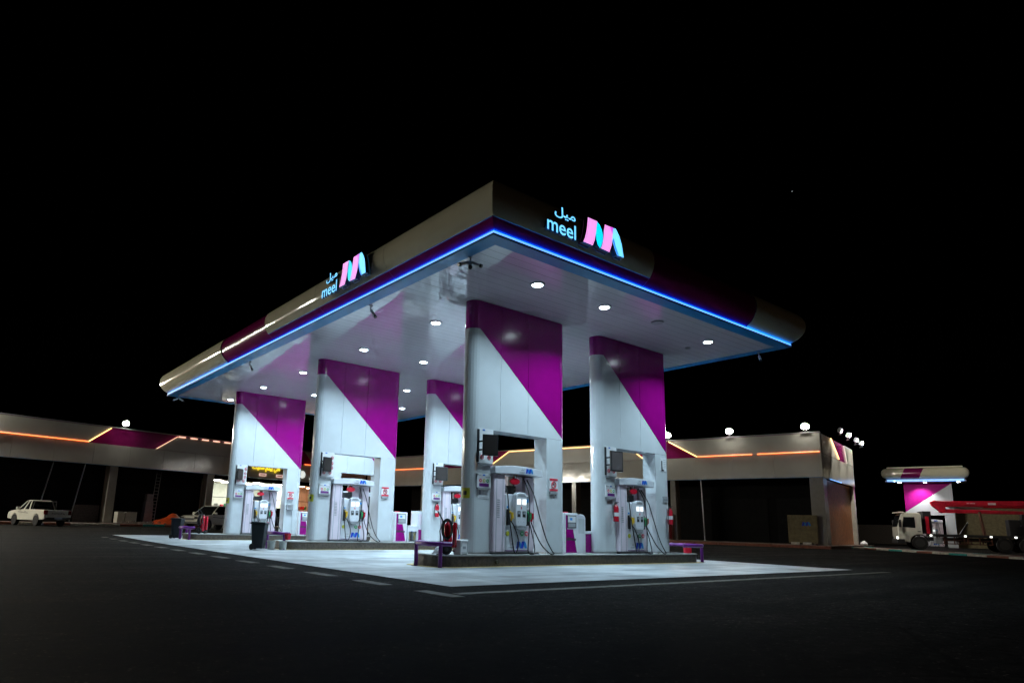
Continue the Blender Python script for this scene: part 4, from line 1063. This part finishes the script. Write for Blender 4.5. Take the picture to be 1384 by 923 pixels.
# orange heap
t = thing('tarpaulin_heap', 'orange tarpaulin covered heap on the walk left of the farthest island', 'tarpaulin', loc2w(la,S-24.75,-.8,ZF), PHI)
mb = MB(); vs = []; fs = []; rr = random.Random(12); nx, ny = 26, 14
for i in range(nx+1):
    for j in range(ny+1):
        u_, v_ = i/nx*2-1, j/ny*2-1; d = u_*u_+v_*v_
        h = max(0, 1-abs(v_)**1.5)*max(0, min(1,(u_+1)*1.1)*min(1,(1-u_)*1.7))*(.75+.35*u_)*1.05+.10*math.sin(9*u_+3*v_)*max(0,1-d)+.07*math.sin(5*u_-8*v_)*max(0,1-d)+rr.uniform(-.02,.02)
        vs.append((u_*1.9+.3*v_, v_*1.2, max(.005,h)))
for i in range(nx):
    for j in range(ny): a = i*(ny+1)+j; fs.append((a,a+ny+1,a+ny+2,a+1))
mb.add(vs, fs).build('sheet', M['tarp'], t, smooth=50)
rb = MB(); rr = random.Random(8)
for k in range(46):
    x = rr.gauss(S-27.2,1.1); y = rr.gauss(-1.2,.4); s = rr.uniform(.06,.22)
    p = loc2w(la,x,y,ZF); pts = [(p[0]+rr.uniform(-s,s), p[1]+rr.uniform(-s,s), ZF+rr.uniform(0,s*1.2)) for _ in range(8)]
    rb.hexa([(p[0]-s,p[1]-s,ZF),(p[0]+s*rr.uniform(.6,1.2),p[1]-s,ZF),(p[0]+s,p[1]+s*.8,ZF),(p[0]-s*.7,p[1]+s,ZF),(p[0]-s*.6,p[1]-s*.7,ZF+s),(p[0]+s*.7,p[1]-s*.6,ZF+s*1.2),(p[0]+s*.5,p[1]+s*.6,ZF+s*.9),(p[0]-s*.5,p[1]+s*.5,ZF+s*1.1)])
rbo = rb.build('rubble', M['rubble']); tag(rbo, 'scattered rubble and rubbish on the walk by the orange heap', 'rubble', kind='stuff')
# hoarding board under the right wing
t = thing('sign_board', 'tan board with a faint blue emblem beside the arcade corner pier', 'board', loc2w(ra,47.55,-.3,ZF), PHI-PI/2)
MB().box(0,2.0,0,.06,.12,2.15).build('panel', M['tan'], t); emblem(.95,1.35,.42,(0,0,0),(1,0,0),.002,.006,[M['blue'],M['cyan'],M['blue'],M['cyan']],t,'emblem',True)
MB().box(.1,.2,.06,.6,.0,.1).box(1.8,1.9,.06,.6,0,.1).build('stand', M['rust'], t)
for x, lb in ((47.8,'pale block at the left foot of the tan board'),(48.6,'pale block at the right foot of the tan board')):
    t = thing('concrete_block', lb, 'block', loc2w(ra,x,-.75,ZF), PHI-PI/2, 'blocks holding the board'); MB().box(0,.55,0,.2,0,.18).build('block_body', M['kerbwhite'], t, bevel=.01)
t = thing('red_cabinet', 'dark red cabinet behind the right front column, under the arcade', 'cabinet', loc2w(ra,38.2,-.5,ZF), PHI-PI/2); MB().box(0,.45,0,.4,0,2.1).build('body', M['rust'], t, bevel=.02); MB().box(.03,.42,-.01,0,.1,2.0).build('door', M['taillight'], t)
t = thing('rubbish_bag', 'white rubbish bag at the far corner of the arcade side wall', 'bag', loc2w(ra,RLg+.4,11.8,ZF)); mb = MB(); mb.lathe([(.18,0),(.28,.08),(.25,.2),(.12,.3),(.04,.36)], n=14); mb.build('sheet', M['paper'], t, smooth=60)

# ------------------------------------------------------------------ painted traffic island on the right
md = MB()
F0, F1, F2 = Vector((59.988,23.385,0)), Vector((53.216,15.160,0)), Vector((47.847,10.423,0))
dk = (F2-F0).normalized(); nk = Vector((dk.y,-dk.x,0))
if nk.dot(FWH) < 0: nk = -nk
E0 = F0-dk*1.0; E1 = F2+dk*14
wdt = 2.3
md.hexa([(*(E0+nk*.2).xy,.02),(*(E1+nk*.2).xy,.02),(*(E1+nk*wdt).xy,.02),(*(E0+nk*wdt).xy,.02),(*(E0+nk*.2).xy,.19),(*(E1+nk*.2).xy,.19),(*(E1+nk*wdt).xy,.19),(*(E0+nk*wdt).xy,.19)])
tag(md.build('traffic_island', M['paving']), 'brown paved traffic island in front of the truck', kind='structure')
ki = MB(); seq = [0,1,0,2,0,1]
kerbrun(ki, E0, E1, 1.6, .02, .20, .2 if Vector((-dk.y,dk.x,0)).dot(nk) > 0 else -.2, [0,1,0,2])
kerbrun(ki, E0+nk*wdt, E1+nk*wdt, 1.6, .02, .20, .2 if Vector((-dk.y,dk.x,0)).dot(nk) > 0 else -.2, [2,0,1,0])
tag(ki.build('traffic_island_kerb', [M['kerbwhite'],M['teal'],M['kerbred']], bevel=.02), 'white teal and red painted kerb of the traffic island', kind='structure')

# ------------------------------------------------------------------ vehicles
def wheel(par, x, y, r, w_, zc=None):
    zc = r if zc is None else zc
    wv = MB(); wv.tube([(x,y-w_/2,zc),(x,y+w_/2,zc)], r, 24); o = wv.build('wheel', M['tyre'], par, smooth=40, bevel=.03)
    sgn = 1 if y > 0 else -1
    rv = MB(); rv.tube([(x,y+sgn*(w_/2-.02),zc),(x,y+sgn*(w_/2+.006),zc)], r*.62, 20); ro = rv.build('rim', M['rim'], o, smooth=40)
    hv = MB()
    for k in range(5):
        a = 2*PI*k/5; hv.tube([(x+r*.2*math.cos(a),y+sgn*(w_/2+.004),zc+r*.2*math.sin(a)),(x+r*.55*math.cos(a),y+sgn*(w_/2+.004),zc+r*.55*math.sin(a))], .03, 5)
    return o
def car(name, label, cat, loc, rz, paint, pickup=True):
    t = thing(name, label, cat, loc, rz)
    def arch(cx, r=.44): return [(cx+r*math.cos(a), .40+r*math.sin(a)) for a in [PI*i/8 for i in range(9)]]
    rear = -2.62
    pts = [(2.62,.48),(2.66,.72),(2.58,.92),(2.2,1.02),(1.22,1.12),(-.75,1.14),(rear,1.12),(rear-.02,.60),(rear+.1,.48)]
    pts += [(-1.98,.44)]+arch(-1.52)[::-1]+[(-1.04,.40),(1.16,.40)]+arch(1.62)[::-1]+[(2.1,.44)]
    body = MB().prism(pts, 'y', -.90, .90).build('body', paint, t, bevel=.05)
    gx0 = -.40 if pickup else -2.5
    rx0 = -.22 if pickup else -2.25
    base = [(gx0,-.84,1.12),(1.25,-.84,1.12),(1.25,.84,1.12),(gx0,.84,1.12)]; top = [(rx0,-.66,1.74),(.42,-.66,1.74),(.42,.66,1.74),(rx0,.66,1.74)]
    MB().hexa(base+top).build('window', M['glassdark'], t)
    MB().hexa([(rx0-.06,-.70,1.735),(.46,-.70,1.735),(.46,.70,1.735),(rx0-.06,.70,1.735),(rx0+.05,-.6,1.80),(.3,-.6,1.80),(.3,.6,1.80),(rx0+.05,.6,1.80)]).build('roof', paint, t, bevel=.03)
    for s in (-1,1):
        for f in (0, .5, 1):
            xb = gx0+.02+(1.25-gx0-.04)*f; xt = rx0+(.42-rx0)*f
            MB().hexa([(xb-.05,s*.85-.02,1.11),(xb+.05,s*.85-.02,1.11),(xb+.05,s*.85+.02,1.11),(xb-.05,s*.85+.02,1.11),(xt-.04,s*.675-.02,1.75),(xt+.04,s*.675-.02,1.75),(xt+.04,s*.675+.02,1.75),(xt-.04,s*.675+.02,1.75)]).build('window_pillar', paint, t)
    for x, y in ((1.62,.80),(1.62,-.80),(-1.52,.80),(-1.52,-.80)): wheel(t, x, y, .385, .25)
    for s in (-1,1):
        MB().box(2.45,2.66,s*.66-.18,s*.66+.18,.78,.94).build('headlight', M['chrome'], t, bevel=.02)
        MB().box(rear-.045,rear+.12,s*.80-.11,s*.80+.11,.80,1.10).build('tail_light', M['taillight'], t, bevel=.02)
        MB().box(.92,1.08,s*1.0-.10,s*1.0+.10,1.12,1.30).build('side_mirror', paint, t, bevel=.02)
        MB().box(.05,.22,s*.905-.012,s*.905+.012,.98,1.01).build('door_handle', M['dark'], t)
        MB().prism([(-.3,.86),(1.2,.94),(1.2,.98),(.4,.93),(-.3,.90)], 'y', s*.902-.004, s*.902+.004).build('side_stripe', M['dark'], t)
    if pickup:
        tg = MB().box(rear-.035,rear-.02,-.68,.68,.66,1.10).build('tailgate', paint, t)
        fit_text('lettering', 'TOYOTA', -.46, .46, .82, .93, .0, .006, M['dark'], tg, .015, (0,-1,0), (rear-.036,0,0))
        MB().box(rear-.14,rear-.02,-.88,.88,.48,.62).box(rear-.15,rear-.13,-.86,-.52,.52,.60,1).box(rear-.15,rear-.13,.52,.86,.52,.60,1).build('bumper', [M['dark'],M['chrome']], t, bevel=.01)
        MB().box(rear-.155,rear-.14,-.26,.26,.50,.60).build('number_plate', M['grey'], t)
        MB().tube([(-.62,-.80,1.12),(-.75,-.74,1.70),(-.75,.74,1.70),(-.62,.80,1.12)], .035, 8).build('roll_bar', M['black'], t)
    else:
        MB().box(2.6,2.70,-.85,.85,.45,.62).build('bumper', M['dark'], t, bevel=.02)
        MB().box(2.6,2.68,-.45,.45,.70,.86).build('grille', M['dark'], t)
    return t
heading = FWH*math.cos(math.radians(57))-RGT*math.sin(math.radians(57))
def at(px, D, off=0):
    # ground point on the ray through picture column px, D metres ahead
    return None
PK = Vector((5.892,56.981,0))
car('pickup_truck', 'white double cab pickup parked on the asphalt at the far left', 'pickup truck', (PK.x,PK.y,gz(PK.x,PK.y)), math.atan2(heading.y,heading.x), M['carwhite'])
c1 = (16.71,51.78,0); car('parked_car', 'pale car in front of the lit shop, nose behind the far extinguisher', 'car', (c1[0],c1[1],.1), PHI+PI+.35, M['carwhite'], False)
c2 = (22.06,51.49,0); car('parked_car', 'dark car in front of the lit shop, seen past the farthest pump', 'car', (c2[0],c2[1],.1), PHI-PI/2+.4, M['cardark'], False)

def pump_truck(loc, rz):
    t = thing('concrete_pump_truck', 'truck with folded red concrete boom and pale cab, parked beyond the traffic island', 'truck', loc, rz)
    # local: x forward, viewer side is +y; front axle at x=0
    pts = [(1.35,.62),(1.42,1.0),(1.40,1.75),(1.12,2.72),(.95,2.86),(-.12,2.86),(-.24,2.7),(-.24,1.14)]+[(.62*math.cos(a), .55+.62*math.sin(a)) for a in [PI*i/16 for i in range(10)]][::-1]
    cab = MB().prism(pts, 'y', -1.2, 1.2).build('cab', M['carwhite'], t, bevel=.06)
    for s in (-1,1):
        MB().prism([(1.08,1.72),(.96,2.52),(.22,2.52),(.22,1.68)], 'y', s*1.2-.012, s*1.2+.012).build('side_window', M['glassdark'], cab)
        MB().box(-.1,.1,s*1.205-.012,s*1.205+.012,1.38,1.44).build('door_handle', M['dark'], cab)
        MB().box(1.18,1.34,s*1.38-.08,s*1.38+.08,1.7,2.3).build('side_mirror', M['black'], cab)
        MB().box(1.36,1.46,s*.85-.2,s*.85+.2,.78,.98).build('headlight', M['marker'] if s > 0 else M['chrome'], cab)
    MB().hexa([(1.395,-1.05,1.75),(1.42,-1.05,1.75),(1.42,1.05,1.75),(1.395,1.05,1.75),(1.13,-1.0,2.66),(1.155,-1.0,2.66),(1.155,1.0,2.66),(1.13,1.0,2.66)]).build('windscreen', M['glassdark'], cab)
    MB().box(1.0,1.5,-1.24,1.24,.45,.80).build('bumper', M['dark'], t, bevel=.04)
    MB().box(.9,1.3,-1.22,1.22,2.84,2.92).build('sun_visor', M['carwhite'], cab)
    MB().box(-9.6,1.0,-.5,.5,.72,1.0).build('chassis', M['dark'], t)
    MB().box(-9.4,-.95,-1.2,1.2,1.05,1.25).build('deck', M['dark'], t)
    for x in (0,-5.35,-6.75): 
        for y in (-1.02,1.02): wheel(t, x, y, .53, .34)
    for x in (0,-5.35,-6.75):
        for s in (-1,1):
            MB().tube([(x+.64*math.cos(a), s*1.05, .53+.64*math.sin(a)) for a in [PI*(.06+.88*i/12) for i in range(13)]], .05, 6).build('mudguard', M['black'], t)
    for x in (-.75,-2.95,-4.55,-6.05,-7.9): MB().box(x-.07,x+.07,1.205,1.24,1.08,1.19).build('marker_lamp', M['marker'], t)
    rk = MB()
    for s in (-1,1):
        for x0, x1 in ((-1.6,-2.9),(-3.1,-4.6),(-7.8,-9.0)):
            rk.box(x1,x0,s*1.12-.03,s*1.12+.03,.50,.56); rk.box(x1,x0,s*1.12-.03,s*1.12+.03,.78,.83)
            for x in (x0,(x0+x1)/2,x1): rk.box(x-.04,x+.04,s*1.12-.035,s*1.12+.035,.48,1.05)
    rk.build('side_rack', M['rust'], t)
    MB().box(-1.5,-1.0,.6,1.15,.5,1.0).build('fuel_tank', M['pumpgrey'], t, bevel=.06)
    MB().box(-.95,-.40,-1.0,.9,1.25,3.0).build('hydraulic_tank', M['dark'], t, bevel=.03)
    MB().box(-.78,-.55,.905,.96,1.25,2.6).build('control_cabinet', M['boom'], t, bevel=.02)
    # boom: upper pair, lower pair, elbow towards the cab
    def beam(x0, z0, x1, z1, h0, h1, y0, y1, name='boom_section'):
        return MB().hexa([(x0,y0,z0-h0),(x1,y0,z1-h1),(x1,y1,z1-h1),(x0,y1,z0-h0),(x0,y0,z0+h0),(x1,y0,z1+h1),(x1,y1,z1+h1),(x0,y1,z0+h0)]).build(name, M['boom'], t, bevel=.03)
    beam(-1.3,3.66,-10.5,3.70,.15,.21,.30,.62); beam(-1.6,3.06,-6.9,2.98,.15,.12,.30,.62); beam(-1.5,3.55,-9.0,3.5,.16,.2,-.35,0.)
    bo = MB().prism([(-1.05,3.72),(-1.35,3.86),(-2.0,3.80),(-2.05,2.92),(-1.75,2.86),(-1.35,3.25),(-1.15,3.45)], 'y', .26, .66).build('boom_elbow', M['boom'], t, bevel=.04)
    MB().prism([(-2.3,3.30),(-4.4,3.30),(-4.5,3.40),(-2.2,3.42)], 'y', .35, .5).build('hydraulic_ram', M['steel'], t); MB().prism([(-2.3,3.22),(-4.9,3.14),(-4.9,3.20),(-2.3,3.28)], 'y', .35, .5).build('delivery_pipe', M['steel'], t)
    for x, w_ in ((-5.0,.5),(-7.6,.5)): MB().box(x-w_/2,x+w_/2,.622,.63,3.55,3.72).build('sign_plate', M['paper'], t)
    MB().box(-3.55,-3.42,.622,.63,3.62,3.7).box(-3.95,-3.6,.622,.63,3.63,3.68).build('white_print', M['paper'], t)
    for x, y in ((-4.2,.9),(-7.3,.5)): MB().hexa([(x-.12,y-.2,1.25),(x+.02,y-.2,1.25),(x+.02,y+.2,1.25),(x-.12,y+.2,1.25),(x+.05,y-.15,3.0),(x+.17,y-.15,3.0),(x+.17,y+.15,3.0),(x+.05,y+.15,3.0)]).build('boom_support', M['rust'], t)
    tw = MB(); tw.cyl((-8.3,0,1.25),(-8.3,0,3.4),.55,.4,16); tw.build('slewing_tower', M['dark'], t, smooth=40)
    mach = MB(); rr = random.Random(6)
    for k in range(16): x = rr.uniform(-9.2,-6.3); mach.box(x,x+rr.uniform(.3,.9),rr.uniform(.1,.7),1.0,1.25,rr.uniform(1.6,2.9))
    mach.build('pumping_gear', M['dark'], t, bevel=.03)
    hp = MB(); hp.tube([(-6.9,.5,2.9),(-7.1,.6,2.6),(-7.3,.7,2.2),(-7.0,.8,1.8)], .09, 8); hp.tube([(-3.3,.9,2.2),(-2.7,.95,1.3)], .06, 8); hp.build('pipe_run', M['dark'], t, smooth=60)
    return t
TK = Vector((62.209,20.152,0)); th = math.radians(24)
tdir = -(RGT*math.cos(th)-FWH*math.sin(th))   # pointing to the cab end
pump_truck((TK.x,TK.y,.12), math.atan2(tdir.y,tdir.x))

# ------------------------------------------------------------------ the small second canopy on the right
KO = Vector((85.305,26.238,0)); kdir = Vector((0.269,-0.959,0)).normalized(); krz = math.atan2(kdir.y,kdir.x)
kc = thing('lane_canopy', 'small ivory and plum canopy on one magenta and white slab column behind the truck', 'canopy', (KO.x,KO.y,0), krz)
KZ, KH = 7.0, 1.75
def kioskprof(): 
    n = 12; return [(.42*math.cos(a), .53*math.sin(a)) for a in [-PI/2+PI*i/n for i in range(n+1)]]
def kfascia(x0, x1, y, m, s0=0., s1=0.):
    mb = MB(); pr = kioskprof(); vs = []
    for xx, sl in ((x0,s0),(x1,s1)):
        for (o,z) in pr: vs.append((xx+sl*(z+.53), y-o, KZ+.90+z))
    c = len(pr); mb.add(vs, [(j,j+1,c+j+1,c+j) for j in range(c-1)]); mb.build('fascia_panel', m, kc, smooth=50)
HW = 3.5
kfascia(-HW, -2.15, -2.0, M['fascia'], .0, .45); kfascia(-2.15,-.45,-2.0,M['maroon'],.45,.45); kfascia(-.45,HW,-2.0,M['fascia'],.45,.0)
for s in (-1,1):
    mb = MB(); n = 10; pr = kioskprof(); vs = []
    m2 = 8
    for i in range(m2+1):
        a = PI/2*i/m2
        for (o,z) in pr: vs.append((s*(HW+o*math.sin(a)), -2.0-o*math.cos(a), KZ+.90+z))
    c = len(pr); fs = [(i*c+j, i*c+j+1, (i+1)*c+j+1, (i+1)*c+j) for i in range(m2) for j in range(c-1)]
    k0 = len(vs)
    for (o,z) in pr: vs.append((s*(HW+o), 3.0, KZ+.90+z))
    fs += [(m2*c+j, m2*c+j+1, k0+j+1, k0+j) for j in range(c-1)]
    mb.add(vs, fs); mb.build('fascia_end', M['fascia'], kc, smooth=50)
MB().box(-HW,HW,-2.0,3.0,KZ+.10,KZ+1.38).build('canopy_core', M['roof'], kc)
MB().box(-HW-.1,HW+.1,-2.1,3.0,KZ,KZ+.09).build('soffit', M['soffit'], kc)
MB().box(-HW+.2,HW-.1,-2.45,-2.0,KZ+1.42,KZ+1.58).build('parapet_capping', M['fascia'], kc)
MB().box(-HW+.1,HW-.1,-2.16,-2.11,KZ+.02,KZ+.22).build('glow_strip', M['led'], kc)
CW0, CW1 = -2.05, 2.3
def kwall(pts, m, name): MB().prism(pts, 'y', .0, .9).build(name, m, kc, bevel=.02)
kwall([(CW0,KZ-.02),(CW1,KZ-.02),(CW1-.25,KZ-.25),(CW0,3.85)], M['lanepanel'], 'upper_panel')
kwall([(CW0,3.83),(CW1-.27,KZ-.28),(CW1,KZ-.05),(CW1,3.5),(CW0,3.5)], M['white'], 'cladding')
kwall([(CW0,.1),(CW0+.8,.1),(CW0+.8,3.49),(CW0,3.49)], M['white'], 'cladding'); kwall([(CW1-.9,.1),(CW1,.1),(CW1,3.49),(CW1-.9,3.49)], M['white'], 'cladding')
for k, x in enumerate((-2.3,.0,2.9)):
    d = thing('downlight', ['downlight at the left end of the small lane canopy','downlight in the middle of the small lane canopy','downlight at the right end of the small lane canopy'][k], 'downlight', tuple(KO+kdir*x+Vector((-kdir.y,kdir.x,0))*(-1.4)+Vector((0,0,KZ))), group='downlights of the lane canopy')
    MB().lathe([(.17,-.05),(.22,-.05),(.22,.0)], n=20).build('bezel', M['white'], d, smooth=40); MB().lathe([(.001,-.09),(.12,-.08),(.17,-.045)], n=20).build('lens', M['kiosklens'], d, smooth=60)
    if k == 1:
        ls = bpy.data.lights.new('lane_lamp', 'SPOT'); ls.energy = 800; ls.spot_size = math.radians(110); ls.spot_blend = .8; ls.color = (1.,.96,.96); ls.shadow_soft_size = .15
        lo = bpy.data.objects.new('lane_lamp', ls); COL.objects.link(lo); lo.parent = d; lo.location = (0,.5,-.12); lo.rotation_euler = (math.radians(18),0,krz)
    else:
        ls = bpy.data.lights.new('lane_lamp', 'SPOT'); ls.energy = 60; ls.spot_size = math.radians(120); ls.spot_blend = .8; ls.shadow_soft_size = .15
        lo = bpy.data.objects.new('lane_lamp', ls); COL.objects.link(lo); lo.parent = d; lo.location = (0,0,-.12)
p = copy_tree(pump0); p.location = tuple(KO+kdir*(-.95)+Vector((-kdir.y,kdir.x,0))*(-.3)+Vector((0,0,.15))); p.rotation_euler = (0,0,krz); p.scale = (1.25,1.25,1.25)
tag(p, 'white fuel pump with two lit displays behind the truck', 'fuel pump', 'fuel pumps under the canopy')
wl = thing('boundary_wall', 'long dark masonry wall behind the truck', 'wall', tuple(KO+kdir*2.0+Vector((-kdir.y,kdir.x,0))*4), krz)
MB().box(0,40,0,.25,0,4.6).build('masonry', M['tan'], wl); MB().box(0,40,-.04,.29,4.6,4.72).build('coping', M['rubble'], wl)
wl2 = thing('boundary_wall', 'low dark wall between the arcade corner and the truck', 'wall', tuple(KO+kdir*(-17)+Vector((-kdir.y,kdir.x,0))*22), krz)
MB().box(0,14,0,.25,0,2.6).build('masonry', M['rubble'], wl2); MB().box(0,14,-.04,.29,2.6,2.7).build('coping', M['rubble'], wl2)

# a street lamp outside the picture, to the right of and behind the photographer
t = thing('street_lamp', 'single arm street lamp outside the picture, behind the photographer', 'street lamp', (34,-38,0), 2.2)
MB().tube([(0,0,0),(0,0,8.2),(.4,0,8.8),(1.6,0,9.0)], [.11,.07,.05,.045], 10).build('post', M['steel'], t, smooth=50)
MB().hexa([(1.5,-.16,8.94),(2.3,-.14,8.98),(2.3,.14,8.98),(1.5,.16,8.94),(1.5,-.12,9.08),(2.3,-.1,9.08),(2.3,.1,9.08),(1.5,.12,9.08)]).build('lamp_head', M['pumpgrey'], t)
MB().box(1.6,2.25,-.11,.11,8.90,8.93).build('lamp_glass', emit('street_lamp_glass', (1.,.68,.40), 2400), t)
# ------------------------------------------------------------------ a star
st = thing('star', 'single tiny star in the black sky', 'star', (571.55,255.06,306.22)); MB().lathe([(.01,-.28),(.2,-.2),(.28,0),(.2,.2),(.01,.28)], n=10).build('point', M['star'], st)

# ------------------------------------------------------------------ render settings
sc.view_settings.view_transform = 'Standard'; sc.view_settings.look = 'None'; sc.view_settings.exposure = 0; sc.view_settings.gamma = 1
sc.view_settings.use_curve_mapping = False
sc.render.engine = 'CYCLES'
cy = sc.cycles; cy.use_denoising = True; cy.max_bounces = 7; cy.diffuse_bounces = 3; cy.glossy_bounces = 4; cy.sample_clamp_indirect = 6; cy.use_light_tree = True
try: cy.denoiser = 'OPENIMAGEDENOISE'
except Exception: pass
